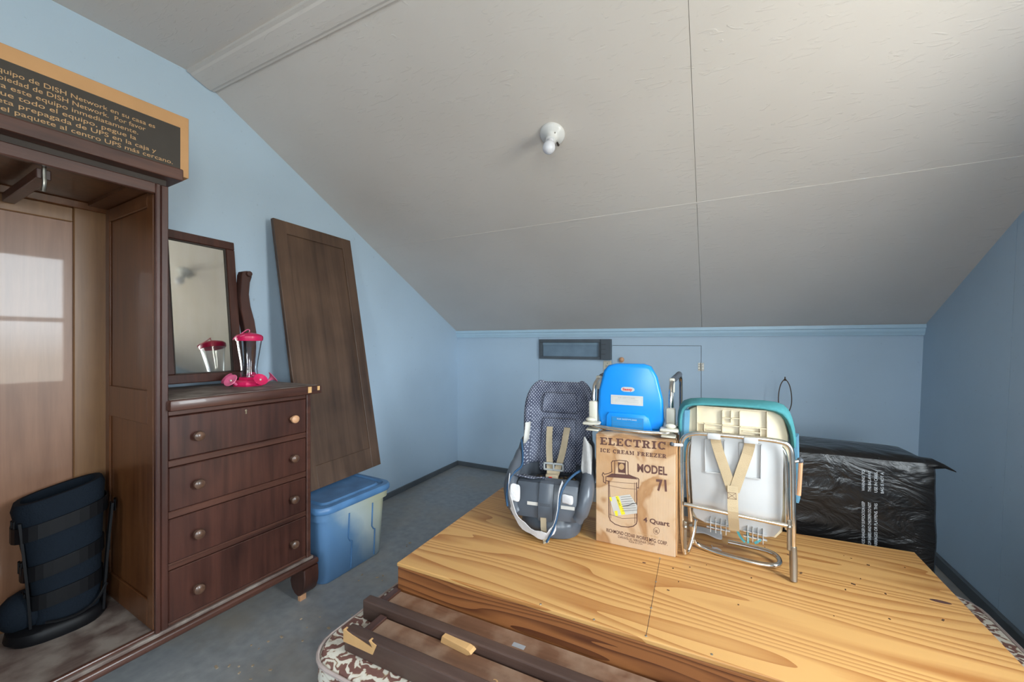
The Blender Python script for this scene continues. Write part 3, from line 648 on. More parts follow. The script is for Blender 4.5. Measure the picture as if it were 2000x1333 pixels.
# ------------------------------------------------------------------ storage tote
tt = thing('storage_tote', 'faded blue plastic storage tote with lid beside the chifforobe', 'tote', (-1.965, 1.545, 0), R(-2))
def rrect(hx_, hy_, r, z, n=5):
    pts = []
    for cx_, cy_, a0 in ((hx_ - r, hy_ - r, 0), (-hx_ + r, hy_ - r, 90), (-hx_ + r, -hy_ + r, 180), (hx_ - r, -hy_ + r, 270)):
        for i in range(n + 1): a = R(a0 + 90 * i / n); pts.append((cx_ + r * math.cos(a), cy_ + r * math.sin(a), z))
    return pts
HX, HY = .282, .232
MB().loft([rrect(HX - .045, HY - .045, .04, 0), rrect(HX - .035, HY - .035, .05, .012), rrect(HX - .018, HY - .018, .06, .325), rrect(HX - .004, HY - .004, .06, .330), rrect(HX - .002, HY - .002, .06, .378)]).obj('tote_body', tote_m, tt, True)
lid = MB().loft([rrect(HX + .006, HY + .006, .065, .368), rrect(HX + .010, HY + .010, .068, .374), rrect(HX + .010, HY + .010, .068, .392), rrect(HX + .002, HY + .002, .062, .402), rrect(HX - .022, HY - .022, .05, .404), rrect(HX - .030, HY - .030, .045, .394), rrect(HX - .045, HY - .045, .04, .394), rrect(HX - .055, HY - .055, .035, .405)]).obj('lid', toteb, tt, True)
for sy in (-.055, .10):
    mb = MB(); x_ = lambda z: HX - .035 + .017 * z / .325 + .003
    mb.tube([(x_(.30), sy, .32), (x_(.18), sy, .19), (x_(.17), sy + .012, .17), (x_(.16), sy + .022, .165), (x_(.02), sy + .022, .02)], .004, 6); mb.obj('side_groove', toteb, tt, True)

# ------------------------------------------------------------------ mattress, platform, bed rails
MZ = .262
mt = thing('mattress', 'cream mattress with brown floral ticking lying on the floor', 'mattress', (-.130, 1.470, 0))
def rr2(hx_, hy_, r, z): return rrect(hx_, hy_, r, z, 6)
MX, MY = .998, .665
MB().loft([rr2(MX - .02, MY - .02, .10, 0), rr2(MX, MY, .11, .02), rr2(MX + .004, MY + .004, .11, .13), rr2(MX, MY, .11, MZ - .02), rr2(MX - .012, MY - .012, .10, MZ - .004), rr2(MX - .05, MY - .05, .08, MZ)]).obj('mattress_body', floral, mt, True)
for z in (MZ - .014, .022): MB().tube(rr2(MX + .002, MY + .002, .11, z), .006, 6, 0, True).obj('piping', cord_m, mt, True)
PZ = .400
pf = thing('platform', 'low pine plywood platform with fir edge boards lying on the mattress', 'platform', (-.17, 1.55, MZ))
q = [(-1.046, 1.128), (.702, 1.165), (.702, 2.092), (-1.058, 1.980)]
q = [(x + .17, y - 1.55) for x, y in q]
TP = PZ - MZ
mb = MB(); mb.prism(q, TP - .014, TP, 'xy', .003, 2); top = mb.obj('plywood_top', ply, pf)
def board(p0, p1, name):
    a, b_ = Vector((*p0, 0)), Vector((*p1, 0)); d = (b_ - a).normalized(); n_ = Vector((-d.y, d.x, 0))
    M = Matrix((d, n_, Vector((0, 0, 1)))).transposed().to_4x4(); M.translation = a
    return MB().box(.002, (b_ - a).length - .002, .001, .038, 0, TP - .0145, .002, 1, M).obj(name, fir, pf)
board(q[0], q[1], 'edge_board'); board(q[2], q[3], 'edge_board')
c0 = (Vector(q[1]) + Vector(q[0])) / 2
board((q[1][0], q[1][1] + .04), (q[2][0], q[2][1] - .04), 'edge_board'); board((q[3][0], q[3][1] - .04), (q[0][0], q[0][1] + .04), 'edge_board')
nails = [pxZ(x, y, PZ) for x, y in ((1056, 1181), (1160, 1211), (1262, 1243), (1272, 1188), (1281, 1137), (1289, 1091), (1390, 1279))]
for p_ in nails: MB().lathe([(.0035, 0), (.003, .0012), (.001, .0014)], (p_.x + .17, p_.y - 1.55, TP), seg=8).obj('nail_head', steel, pf)
FP = Frame((0, 0, TP), (1, 0, 0), (0, 1, 0))
l0, l1 = nails[2], nails[5]
strokes('pencil_line', [[(l0.x + .17, l0.y - 1.55), (l1.x + .17, l1.y - 1.55)]], FP, .0013, inkk, pf, .0003)
kn = pxZ(1837, 1176, PZ); polys('wood_knot', [[(kn.x + .17 + .026 * math.cos(2 * math.pi * i / 14), kn.y - 1.55 + .009 * math.sin(2 * math.pi * i / 14)) for i in range(14)]], FP, inkb, pf, .0003)
kn = pxZ(1258, 1100, PZ); polys('wood_knot', [[(kn.x + .17 + .007 * math.cos(2 * math.pi * i / 10), kn.y - 1.55 + .004 * math.sin(2 * math.pi * i / 10)) for i in range(10)]], FP, inkb, pf, .0003)
def bed_rail(y0, y1, x0, label, extra):
    r_ = thing('bed_rail', label, 'bed rail', (x0, y0, MZ), R(.8), 'old bed rails on the mattress')
    Ln = 1.80; W = y1 - y0; s0 = .035
    MB().box(.0, Ln, s0, W, .0, .042, .002, 1).obj('side_board', railw, r_)
    MB().box(-.035, Ln, 0, s0, 0, .066, .004, 2).obj('ledger_strip', raild, r_)
    MB().box(.0, .028, s0 + .001, W - .003, .042, .052, .002, 1).obj('end_block', maho_y, r_)
    return r_
r1 = bed_rail(.997, 1.122, -1.045, 'dark bed rail lying against the pine platform edge', 0)
r2 = bed_rail(.868, .990, -.985, 'dark bed rail with split end and chalk numerals on it', 1)
MB().prism([(-.036, .03), (.085, .03), (.10, .062), (.07, .067), (.085, .05), (-.036, .067)], -.002, .012, 'xz').obj('split_end', raw, r2)
FR = Frame((0, 0, .042), (1, 0, 0), (0, 1, 0)); text('chalk_mark', '21', FR, .455, .052, .03, .018, raw, r2, .01, .0005)
polys('sticker', [[(.505, .066), (.545, .066), (.545, .083), (.505, .083)]], FR, inkg, r1, .0005)
sp_ = MB().prism([(0, 0), (.10, 0), (.115, .008), (.108, .014), (.095, .017), (.05, .018), (.005, .02)], 0, .03, 'xz').obj('wood_splinter', raw)
sp_.location = (-.74, .985, MZ + .042); sp_.rotation_euler = (0, 0, R(-4)); tag(sp_, 'pale broken splinter of wood lying between the two bed rails', 'wood scrap')

# ------------------------------------------------------------------ child car seat
cs = thing('car_seat', 'grey child car seat with worn polka dot cover on the platform', 'car seat', (-.640, 1.690, PZ), R(9)); cs.scale = (.80, .92, 1.0)
def sup(hx_, hy_, z, cy=0, n=28, p=0.62): return [(x, y + cy, z) for x, y, _ in ell(0, 0, 0, hx_, hy_, n, p)]
MB().loft([sup(.145, .150, 0), sup(.160, .165, .008), sup(.166, .170, .04), sup(.160, .165, .065), sup(.142, .150, .082), sup(.140, .148, .10), sup(.165, .160, .13), sup(.185, .165, .17), sup(.17, .15, .19)]).obj('base_shell', greyp, cs, True)
rows = [(.17, .120, .196, .30), (.22, .128, .204, .285), (.27, .138, .200, .20), (.33, .150, .185, .12), (.40, .165, .196, .10), (.47, .182, .204, .095), (.53, .198, .203, .085), (.575, .210, .190, .065), (.605, .218, .162, .045), (.622, .222, .12, .025)]
def urow(z, yb, hw_, wf_, inset=0.0, smax=1.0, n=25):
    res = []
    for i in range(n):
        ph = R(90) * (-1 + 2 * i / (n - 1)) * smax
        sx_, cx_ = math.sin(ph), math.cos(ph)
        res.append((math.copysign(abs(sx_) ** .75, sx_) * (hw_ - inset), (yb - inset) - (wf_ - inset) * (1 - max(cx_, 0) ** .6), z))
    return res
MB().sheet([urow(*r_) for r_ in rows[:5]]).obj('side_shell', greyp, cs, True, .014, 1)
MB().sheet([urow(z, yb, hw_, wf_, .012) for z, yb, hw_, wf_ in [(.24, .132, .190, .12)] + rows[2:]]).obj('seat_cover', dots, cs, True, .040, 1)
MB().sheet([urow(z, yb, hw_, wf_, .040, .58, 13) for z, yb, hw_, wf_ in ((.475, .183, .172, .05), (.52, .194, .168, .045), (.575, .207, .155, .04))]).obj('head_pad', dots, cs, True, .026, 1)
MB().sheet([urow(z, yb, hw_, wf_, .040, .52, 13) for z, yb, hw_, wf_ in ((.20, .125, .18, .05), (.30, .143, .18, .05), (.40, .165, .17, .05), (.455, .179, .17, .05))]).obj('back_pad', dots, cs, True, .020, 1)
for sx_ in (-1, 1):
    mb = MB(); mb.tube([(sx_ * .160, -.165, .10), (sx_ * .190, -.165, .15), (sx_ * .203, -.145, .205), (sx_ * .205, -.08, .245), (sx_ * .203, -.01, .275), (sx_ * .196, .06, .325), (sx_ * .185, .11, .385)], [.030, .036, .038, .036, .032, .026, .016], 12, 2); mb.obj('armrest', greyp, cs, True)
mb = MB(); mb.prism([(-.180, .09), (-.110, .09), (-.100, .235), (-.150, .225), (-.183, .16)], -.165, .165, 'yz', .012, 2); fp_ = mb.obj('front_panel', greyp, cs, True)
mb = MB(); mb.prism([(-.193, .085), (-.170, .085), (-.145, .235), (-.163, .230), (-.194, .15)], -.040, .040, 'yz', .006, 2); pl_ = mb.obj('latch_plate', greyp, fp_, True)
dirv = Vector((0, .004, .07)).normalized()
FC = Frame((-.028, -.1945, .125), (1, 0, 0), (0, .02, 1)); text('embossed_text', 'cosco', FC, 0, .022, .056, .016, greyd, pl_, .01, .001)
for x0 in (-.125, .052):
    polys('label_strip', [[(x0 + .028, 0), (x0 + .098, -.0), (x0 + .098, .014), (x0 + .028, .014)]], Frame((0, -.1845, .142), (1, 0, 0), (0, .05, 1)), paper, fp_, .002)
MB().box(-.125, .125, -.12, .09, .165, .195, .02, 2).obj('seat_lining', lining, cs, True)
for sx_ in (-1, 1):
    mb = MB(); mb.ribbon([(sx_ * .055, .152, .425), (sx_ * .052, .105, .405), (sx_ * .042, .055, .32), (sx_ * .022, .000, .245), (sx_ * .010, -.045, .212)], .036, (1, 0, 0), .004); mb.obj('harness_strap', webb, cs)
mb = MB()
for x0, x1, z0, z1 in ((-.058, .058, .268, .276), (-.058, .058, .240, .248), (-.058, -.049, .240, .276), (.049, .058, .240, .276), (-.005, .005, .24, .276)): mb.box(x0, x1, -.014, -.004, z0, z1, .002, 1)
mb.obj('chest_clip', plain('clip_grey', (0.35, 0.36, 0.36), .4), cs)
bk = MB().box(-.034, .034, -.060, -.036, .200, .236, .006, 2).obj('buckle', webb, cs, True)
MB().box(-.014, .004, -.064, -.058, .216, .228, .002, 1).obj('release_button', redb, bk)
mb = MB(); mb.ribbon([(-.008, -.196, .10), (-.006, -.197, .05), (.002, -.190, .012), (.010, -.205, .003)], .030, (1, 0, 0), .003); mb.obj('crotch_strap', webb, cs)
# torn cover: white lining, navy piping, patches
mb = MB(); mb.ribbon([(-.205, -.150, .25), (-.20, -.195, .19), (-.155, -.207, .09), (-.08, -.212, .045), (.00, -.214, .03), (.045, -.212, .055), (.065, -.210, .12), (.07, -.195, .20), (.085, -.165, .245)], lambda s_: .022 + .018 * math.sin(s_ * 23) ** 2, (.2, -.3, 1), .003, 2); mb.obj('torn_lining', cloth, cs, True)
for pts in ([(-.20, .03, .36), (-.175, -.02, .30), (-.165, -.06, .26), (-.185, -.12, .255), (-.205, -.175, .225), (-.207, -.195, .17), (-.20, -.198, .13)], [(.015, -.222, .015), (.055, -.220, .075), (.072, -.212, .14), (.08, -.19, .215), (.12, -.13, .26), (.175, -.05, .275)]):
    mb = MB(); mb.tube(pts, .0055, 8, 2); mb.obj('piping', navy, cs, True)
mb = MB(); mb.sheet([[(-.19 + .035 * i, -.150 - .012 * math.sin(i * 2 + j) + .035 * j, .245 + .012 * math.sin(i * 1.7 + j * 2.1) - .01 * j) for i in range(6)] for j in range(4)]); mb.obj('bunched_cover', dots, cs, True, .006, 1)
mb = MB(); mb.sheet([[(-.185 + .018 * i, -.200 - .006 * math.sin(i + j), .155 + .024 * j + .004 * math.sin(i * 2)) for i in range(4)] for j in range(4)]); mb.obj('cloth_patch', cloth, cs, True, .004, 1)
mb = MB(); mb.sheet([[(.085 + .020 * i, -.192 + .003 * math.sin(i * 2 + j), .165 + .020 * j + .003 * math.sin(i * 2)) for i in range(4)] for j in range(3)]); mb.obj('cloth_patch', cloth, cs, True, .004, 1)
mb = MB(); mb.sheet([[(-.186 + .011 * i + .012 * j / 4, .020 + .04 * i * .4 + .010 * (j > 1), .345 + .032 * j) for i in range(3)] for j in range(4)]); mb.obj('care_label', paper, cs, True, .003)
# grey folded cloth hung between car seat and carton
gc = MB(); gc.sheet([[(-.500 + .0125 * i + .004 * j - .001 * i * j, 1.630 + .006 * math.sin(i * 1.3 + j * .8) + .004 * j, .672 + .052 * j - .012 * i) for i in range(5)] for j in range(4)])
gco = gc.obj('folded_cloth', greyc, None, True, .012, 2); tag(gco, 'grey folded cloth wedged between the car seat and ice cream freezer carton', 'cloth')

# ------------------------------------------------------------------ ice cream freezer carton
IY = 1.625
ib = thing('freezer_carton', 'water stained carton printed ELECTRIC ICE CREAM FREEZER standing on the platform', 'box', (-.278, IY, PZ), R(1.5))
HB = .437
MB().box(-.152, .152, 0, .20, 0, HB, .002, 1).obj('carton_body', carton, ib)
MB().box(.1525, .157, .006, .19, .004, HB - .01, .001, 1).obj('side_flap', card, ib)
mb = MB(); mb.sheet([[(-.150 + .1 * i, -.002 + .03 * j, HB + .002 + .006 * math.sin(i * 2.1) * j) for i in range(4)] for j in range(3)]); mb.obj('top_flap', carton, ib, False, .003)
FI = Frame((0, 0, 0), (1, 0, 0), (0, 0, 1), (0, -1, 0))
Mi = Matrix.Translation((-.278, IY, PZ)) @ Matrix.Rotation(R(1.5), 4, 'Z'); Mi_inv = Mi.inverted()
def ic(cx_, cy_):
    """crop pixel of the carton face -> face coordinates"""
    n_ = Mi.to_3x3() @ Vector((0, -1, 0)); o_ = Mi.translation
    w_ = onpl(1140 + cx_ / 4.935, 830 + cy_ / 4.935, n_, n_.dot(o_)); l_ = Mi_inv @ w_; return (l_.x, l_.z)
def icl(pts): return [ic(*p_) for p_ in pts]
def ictext(body, x0, y0, x1, y1, hpx, fn=text, bold=0.0, mat=inkb):
    a, b_ = ic(x0, y0), ic(x1, y1); tp = ic(x0, y0 - hpx); w_ = math.hypot(b_[0] - a[0], b_[1] - a[1]); rot = math.atan2(b_[1] - a[1], b_[0] - a[0])
    if fn is slab: return slab('printed_text', body, FI, a[0], a[1], b_[0] - a[0], tp[1] - a[1], mat, ib, math.tan(rot))
    return text('printed_text', body, FI, a[0], a[1], w_, tp[1] - a[1], mat, ib, bold, .0006, 'FIT', rot)
ictext('ELECTRIC', 158, 190, 797, 243, 70, slab); ictext('ICE CREAM FREEZER', 160, 262, 798, 325, 36, slab)
ictext('MODEL', 517, 452, 806, 488, 76, bold=.03); ictext('71', 705, 632, 803, 641, 104, bold=.035)
ictext('4 Quart', 575, 935, 828, 982, 44, bold=.03); ictext('RICHMOND CEDAR WORKS MFG. CORP.', 220, 1030, 808, 1165, 33, bold=.012)
ictext('DANVILLE, VIRGINIA 24541', 333, 1090, 684, 1168, 24); ictext('MADE IN U.S.A.', 437, 1135, 570, 1160, 15); ictext('HOUSEHOLD USE ONLY', 525, 1050, 720, 1094, 13, mat=tanp)
ictext('UL', 684, 1036, 716, 1044, 26, bold=.02)
cxy = [(701 + 29 * math.cos(2 * math.pi * i / 18), 1024 + 32 * math.sin(2 * math.pi * i / 18)) for i in range(19)]
dl = [[.0030, icl([(272, 455), (268, 365), (278, 350), (345, 343), (412, 350), (428, 362), (430, 480)])], [.0022, icl([(300, 352), (300, 500)])], [.0022, icl([(402, 352), (404, 500)])],
      [.0030, icl([(430, 480), (470, 498), (525, 518), (533, 530), (528, 612), (512, 606)])], [.0030, icl([(272, 455), (240, 470), (200, 478), (188, 462), (178, 485), (192, 505), (192, 552), (212, 566), (216, 500)])],
      [.0032, icl([(215, 540), (240, 545), (245, 890), (258, 925), (300, 958), (360, 980), (430, 988), (480, 978), (508, 955), (514, 930), (510, 560)])], [.0018, icl([(247, 540), (262, 900)])], [.0016, icl([(490, 560), (494, 950)])],
      [.0014, icl([(240, 585), (370, 612), (508, 622)])], [.0014, icl([(240, 545), (370, 560), (508, 568)])], [.0014, icl([(248, 862), (370, 905), (512, 900)])], [.0012, cxy_ := icl(cxy)]]
strokes('printed_drawing', dl, FI, .002, inkb, ib)
polys('printed_drawing', [icl([(216, 500), (272, 470), (430, 482), (500, 512), (525, 528), (430, 520), (330, 512), (230, 506)]), icl([(330, 362), (406, 370), (404, 468), (334, 460)])], FI, inkb, ib)
polys('printed_face', [icl([(365 + 26 * math.cos(a / 8 * math.pi), 405 - 30 * math.sin(a / 8 * math.pi)) for a in range(16)])], FI, tanp, ib, .0010)
polys('price_sticker', [icl([(248, 700), (445, 672), (515, 780), (515, 855), (395, 868), (300, 880)])], FI, paper, ib, .0010)
polys('price_sticker', [icl([(306, 690), (335, 686), (402, 862), (366, 870)]), icl([(248, 700), (268, 697), (274, 738), (258, 735)]), icl([(296, 832), (325, 828), (332, 876), (308, 880)])], FI, yel, ib, .0014)
strokes('barcode', [[.0012, icl([(360 + i * 2, 700 + 22 * i), (455 + i * 10, 690 + 22 * i)])] for i in range(7)] + [[.0024, icl([(380, 785), (430, 778), (470, 762), (512, 756)])]], FI, .0012, inkk, ib, .0016)
text('printed_text', '1180-01', FI, *ic(312, 700), .034, .0055, inkk, ib, .02, .0018, 'FIT', R(-66))

# ------------------------------------------------------------------ blue clip-on booster seat resting on the carton
bs = thing('booster_seat', 'bright blue child booster seat with chrome frame resting on the freezer carton', 'booster seat', (-.310, 1.72, PZ + HB + .014), R(2))
pts = []
for x, z in ((-.128, .0), (-.138, .06), (-.134, .16), (-.112, .245), (-.092, .268), (-.060, .276), (.055, .276), (.082, .266), (.106, .225), (.128, .13), (.132, .05), (.124, .0)): pts.append((x, z))
mb = MB(); mb.prism(pts, .0, .045, 'xz', .014, 3); bko = mb.obj('backrest', bluep, bs, True)
mb = MB(); mb.prism([(-.100, -.012), (-.098, .055), (-.088, .068), (.060, .068), (.076, .055), (.092, -.012)], -.012, .006, 'xz', .006, 2); lp = mb.obj('lower_panel', bluep, bs, True)
FS = Frame((0, -.0005, 0), (1, 0, 0), (0, 0, 1), (0, -1, 0)); FS2 = Frame((0, -.0125, 0), (1, 0, 0), (0, 0, 1), (0, -1, 0))
polys('printed_panel', [_rc(-.075, .055, -.008, .052)], FS2, bluel, lp, .0006)
text('printed_text', "FOR SAFETY'S SAKE", FS2, -.052, .040, .080, .0055, inkw, lp, .01, .0010)
strokes('printed_text', [[.0012, [(-.068, .030 - .008 * i), (.048 - .012 * (i % 2), .030 - .008 * i)]] for i in range(5)] + [[.0010, [(-.072, -.006), (-.072, .049), (.052, .049), (.052, -.006)]]], FS2, .001, toteb, lp, .0010)
polys('badge', [[(-.022 + .016 * math.cos(R(90 + 180 * i / 8)), .168 + .010 * math.sin(R(90 + 180 * i / 8))) for i in range(9)] + [(.002 + .016 * math.cos(R(-90 + 180 * i / 8)), .168 + .010 * math.sin(R(-90 + 180 * i / 8))) for i in range(9)]], FS, paper, bko, .0010)
text('printed_text', 'Sassy', FS, -.031, .1635, .040, .010, inkr, bko, .03, .0016)
polys('label', [_rc(-.080, .052, .102, .142)], FS, paper, bko, .0010)
strokes('label_border', [[.0008, [(-.074, .107), (.046, .107), (.046, .137), (-.074, .137), (-.074, .107)]]] + [[.0010, [(-.062, .124 - .005 * i), (.034, .124 - .005 * i)]] for i in range(3)], FS, .001, inkg, bko, .0014)
text('printed_text', "FOR SAFETY'S SAKE", FS, -.050, .1285, .070, .0055, inkg, bko, .01, .0016)
mb = MB(); mb.box(-.125, .125, .045, .20, -.002, .03, .012, 2); mb.obj('seat_pan', bluep, bs, True)
mb = MB(); mb.tube([(-.165, .10, .022), (-.185, .0, .020), (-.182, -.035, .020), (-.12, -.060, .012), (0, -.066, .008), (.11, -.055, .006), (.160, -.035, .008), (.176, .0, .012), (.185, .10, .024)], .0085, 10, 2); mb.obj('front_rail', chrome, bs, True)
for sx_ in (-1, 1):
    fl2 = 1      # both hoops lean the same way
    MB().box(sx_ * .158 - .018, sx_ * .158 + .018, -.005, .030, .012, .100 if sx_ > 0 else .11, .008, 2).obj('socket', ivory, bs, True)
    mb = MB(); mb.box(sx_ * .155 - .035, sx_ * .155 + .035, -.060, -.005, .014, .026, .006, 2); mb.box(sx_ * .150 - .025, sx_ * .150 + .03, -.062, -.012, -.008, -.001, .003, 1); mb.ball((sx_ * .16, -.03, .034), (.022, .012, .010)); mb.obj('table_clip', ivory, bs, True)
    mb = MB(); mb.tube([(sx_ * .158, .012, .09), (sx_ * .158, .014, .150), (sx_ * .158, .035, .180), (sx_ * .158, .10, .197), (sx_ * .158 + fl2 * .014, .22, .215), (sx_ * .158 + fl2 * .024, .30, .215), (sx_ * .158 + fl2 * .028, .33, .19), (sx_ * .158 + fl2 * .028, .335, .12), (sx_ * .158 + fl2 * .028, .335, .0)], .0085, 10, 2); mb.obj('side_hoop', chrome, bs, True)
    MB().tube([(sx_ * .158 + fl2 * .006, .15, .205), (sx_ * .158 + fl2 * .022, .29, .217)], .0135, 12).obj('grip', foam, bs, True)
    mb = MB(); mb.box(sx_ * .158 - .011, sx_ * .158 + .011, .105, .130, .150, .212, .005, 2); mb.obj('hoop_clamp', ivory, bs, True)
    MB().tube([(sx_ * .158, .118, .16), (sx_ * .158, .10, .05)], .007, 8).obj('hoop_stay', chrome, bs, True)

# ------------------------------------------------------------------ folded high chair
hc = thing('high_chair', 'folded chrome high chair with white tray shell and teal pad', 'high chair', (.072, 1.655, PZ), 0)
HYo = 1.655
def hp(x, y, dy=0.0):
    """photo pixel -> local point on the chair's upright plane, dy behind it"""
    w_ = pxY(x, y, HYo + dy); return (w_.x - .072, dy, w_.z - PZ)
tb = .0088
mb = MB(); mb.tube([hp(1337, 1082), hp(1332, 1040), hp(1331, 960), hp(1330, 880), hp(1332, 857), hp(1350, 846), hp(1400, 849), hp(1470, 856), hp(1522, 862), hp(1543, 870), hp(1548, 895), hp(1549, 980), hp(1549, 1072)], tb, 10, 2); mb.obj('front_frame', chrome, hc, True)
mb = MB(); mb.tube([hp(1349, 1018, .05), hp(1344, 940, .05), hp(1343, 885, .05), hp(1347, 862, .05), hp(1370, 854, .05), hp(1440, 861, .05), hp(1512, 868, .05), hp(1530, 878, .05), hp(1535, 900, .05), hp(1537, 960, .05), hp(1538, 1035, .05)], tb, 10, 2); mb.obj('rear_frame', chrome, hc, True)
a = hp(1336, 985, -.008); b_ = hp(1542, 1028, -.008); MB().tube([a, b_], .008, 10).obj('cross_bar', chrome, hc, True)
rl = hp(1549, 1068)
mb = MB(); mb.tube([rl, (rl[0] + .001, -.002, .06), (rl[0], -.010, .004)], [.011, .012, .011], 10, 1); mb.obj('foot_sleeve', steel, hc, True)
ll = hp(1337, 1030)
mb = MB(); mb.tube([(ll[0] + .035, .07, .12), (ll[0] + .03, .06, .07), (ll[0] + .012, .03, .010), (ll[0] + .002, .004, .010), (ll[0] - .002, 0, .05), (ll[0] - .004, 0, .11)], tb, 10, 2); mb.obj('left_leg', chrome, hc, True)
mb = MB(); mb.tube([(ll[0] + .022, .055, .10), (ll[0] + .026, .075, .03), (ll[0] + .05, .09, .009), (ll[0] + .12, .06, .009), (ll[0] + .25, .045, .009), (ll[0] + .305, .055, .012), (ll[0] + .318, .085, .02), (ll[0] + .300, .115, .03), (ll[0] + .24, .125, .03), (ll[0] + .15, .13, .03)], tb, 10, 2); mb.obj('base_loop', chrome, hc, True)
for x in (1338, 1541):
    p_ = hp(x, 1045, -.010); MB().box(p_[0] - .006, p_[0] + .006, -.014, -.004, p_[2] - .055, p_[2] + .05, .003, 1).obj('hinge_plate', steel, hc)
    MB().ball(hp(x, 1030, -.012), .008, 10).obj('rivet', steel, hc, True)
# white tray shell seen from behind
o2 = .030
def hpoly(pts, dy): return [(hp(x, y, dy)[0], hp(x, y, dy)[2]) for x, y in pts]
mb = MB(); mb.prism(hpoly([(1350, 850), (1400, 848), (1528, 868), (1531, 900), (1529, 1000), (1524, 1038), (1512, 1050), (1495, 1051), (1440, 1036), (1376, 1022), (1360, 1012), (1353, 1000), (1347, 900)], o2), o2, o2 + .022, 'xz', .006, 2); wsh = mb.obj('tray_shell', white, hc, True)
mb = MB(); mb.prism(hpoly([(1343, 862), (1344, 800), (1362, 792), (1400, 793), (1505, 801), (1530, 812), (1540, 850), (1541, 900), (1537, 1000), (1528, 1040), (1515, 1052), (1380, 1023), (1350, 1008), (1345, 940)], o2 + .03), o2 + .024, o2 + .085, 'xz', .010, 2); crs = mb.obj('seat_back', cream, hc, True)
ribs = [((1362, 793), (1498, 803)), ((1362, 826), (1498, 838)), ((1362, 793), (1362, 850)), ((1498, 803), (1498, 862)), ((1411, 802), (1411, 850)), ((1428, 803), (1428, 826)), ((1445, 804), (1445, 852)), ((1411, 816), (1445, 818)), ((1376, 826), (1376, 850)), ((1485, 838), (1485, 860)), ((1378, 838), (1408, 840)), ((1450, 842), (1484, 846))]
for a, b_ in ribs:
    p0, p1 = Vector(hp(*a, o2 + .018)), Vector(hp(*b_, o2 + .018))
    MB().ribbon([p0, p1], .014, (0, 1, 0), .003, 0).obj('rib', cream, crs)
for pl2 in ([(1377, 858), (1415, 860), (1415, 925), (1378, 922)], [(1444, 865), (1487, 868), (1486, 936), (1444, 930)]):
    P_ = [Vector(hp(x, y, o2 - .003)) for x, y in pl2]
    for a, b_ in zip(P_, P_[1:] + P_[:1]): MB().ribbon([a, b_], .010, (0, 1, 0), .0035, 0).obj('rib', white, wsh)
for xa, ya in ((1380, 1012), (1452, 1030)):
    for i in range(4): MB().ribbon([hp(xa + 8 + i * 10, ya - 2 + i * 2, o2 - .006), hp(xa + 8 + i * 10, ya + 26 + i * 2, o2 - .004)], .018, (0, 1, 0), .002, 0).obj('rib', white, wsh)
    for j in (6, 16): MB().ribbon([hp(xa, ya + j, o2 - .004), hp(xa + 46, ya + j + 10, o2 - .004)], .014, (0, 1, 0), .002, 0).obj('rib', white, wsh)
sw = lambda s_: .036 - .004 * s_
MB().ribbon([hp(1396, 848, -.010), hp(1400, 872, .012), hp(1415, 915, .016), hp(1430, 960, .012)], .034, (1, 0, .15), .003).obj('strap', webt, hc)
MB().ribbon([hp(1466, 855, -.010), hp(1463, 878, .012), hp(1448, 920, .014), hp(1434, 960, .010)], .034, (1, 0, -.2), .003).obj('strap', webt, hc)
MB().ribbon([hp(1431, 950, .008), hp(1431, 985, -.014), hp(1432, 1005, -.020), hp(1434, 1037, .012)], .034, (1, 0, 0), .003).obj('strap', webt, hc)
strokes('stitching', [[.0012, [(hp(x, y)[0], hp(x, y)[2]) for x, y in ln]] for ln in ([(1421, 960), (1437, 962)], [(1421, 972), (1438, 974)], [(1421, 960), (1421, 972)], [(1437, 962), (1438, 974)], [(1421, 960), (1438, 974)], [(1437, 962), (1421, 972)])], Frame((0, 0, 0), (1, 0, 0), (0, 0, 1), (0, -1, 0)), .001, inkb, hc, .012)
for x in (1394, 1466):
    p_ = hp(x, 852 if x < 1400 else 860, -.006); MB().box(p_[0] - .022, p_[0] + .022, -.016, .012, p_[2] - .012, p_[2] + .010, .004, 2).obj('strap_loop', white, hc, True)
# teal pad hooked over the top and right edge
mb = MB(); top_l = [(1324, 850), (1321, 818), (1326, 790), (1340, 779), (1400, 781), (1470, 784), (1525, 787), (1545, 800), (1555, 835), (1558, 880)]
low_l = [(1334, 850), (1331, 822), (1337, 800), (1350, 793), (1400, 795), (1470, 800), (1518, 806), (1535, 822), (1546, 850), (1549, 885)]
rings = []
for (a, b_) in zip(top_l, low_l):
    pa, pb = Vector(hp(*a, .06)), Vector(hp(*b_, .03)); c_ = (pa + pb) / 2; d_ = (pa - pb) / 2
    w1 = .004 * math.sin(len(rings) * 2.3)
    rings.append([c_ + d_ * math.cos(t_) * 1.05 + Vector((0, 1, 0)) * ((.055 + w1) * math.sin(t_) + .035) for t_ in [2 * math.pi * k / 12 for k in range(12)]])
mb.loft(rings); pad = mb.obj('pad_cover', teal, hc, True, 0, 1)
mb = MB(); mb.ribbon([hp(1554, 850, .085), hp(1555, 900, .09), hp(1556, 950, .09), hp(1557, 978, .09)], .055, (.25, 1, 0), .014); mb.obj('pad_edge', denim, hc, True)
mb = MB(); mb.tube([hp(1338, 800, .05), hp(1336, 850, .06), hp(1340, 900, .07)], .018, 8, 1); mb.obj('pad_edge', denim, hc, True)
hk = hp(1563, 900, .01); MB().tube([hp(1564, 902, .01), hp(1562, 940, .01), hp(1560, 968, .01)], .0065, 8).obj('lever', knobl, hc, True)
MB().tube([hp(1549, 903, .0), hp(1564, 900, .01)], .005, 8).obj('lever_pivot', steel, hc, True)
MB().ball(hk, .010, 10).obj('lever_knob', greyd, hc, True)
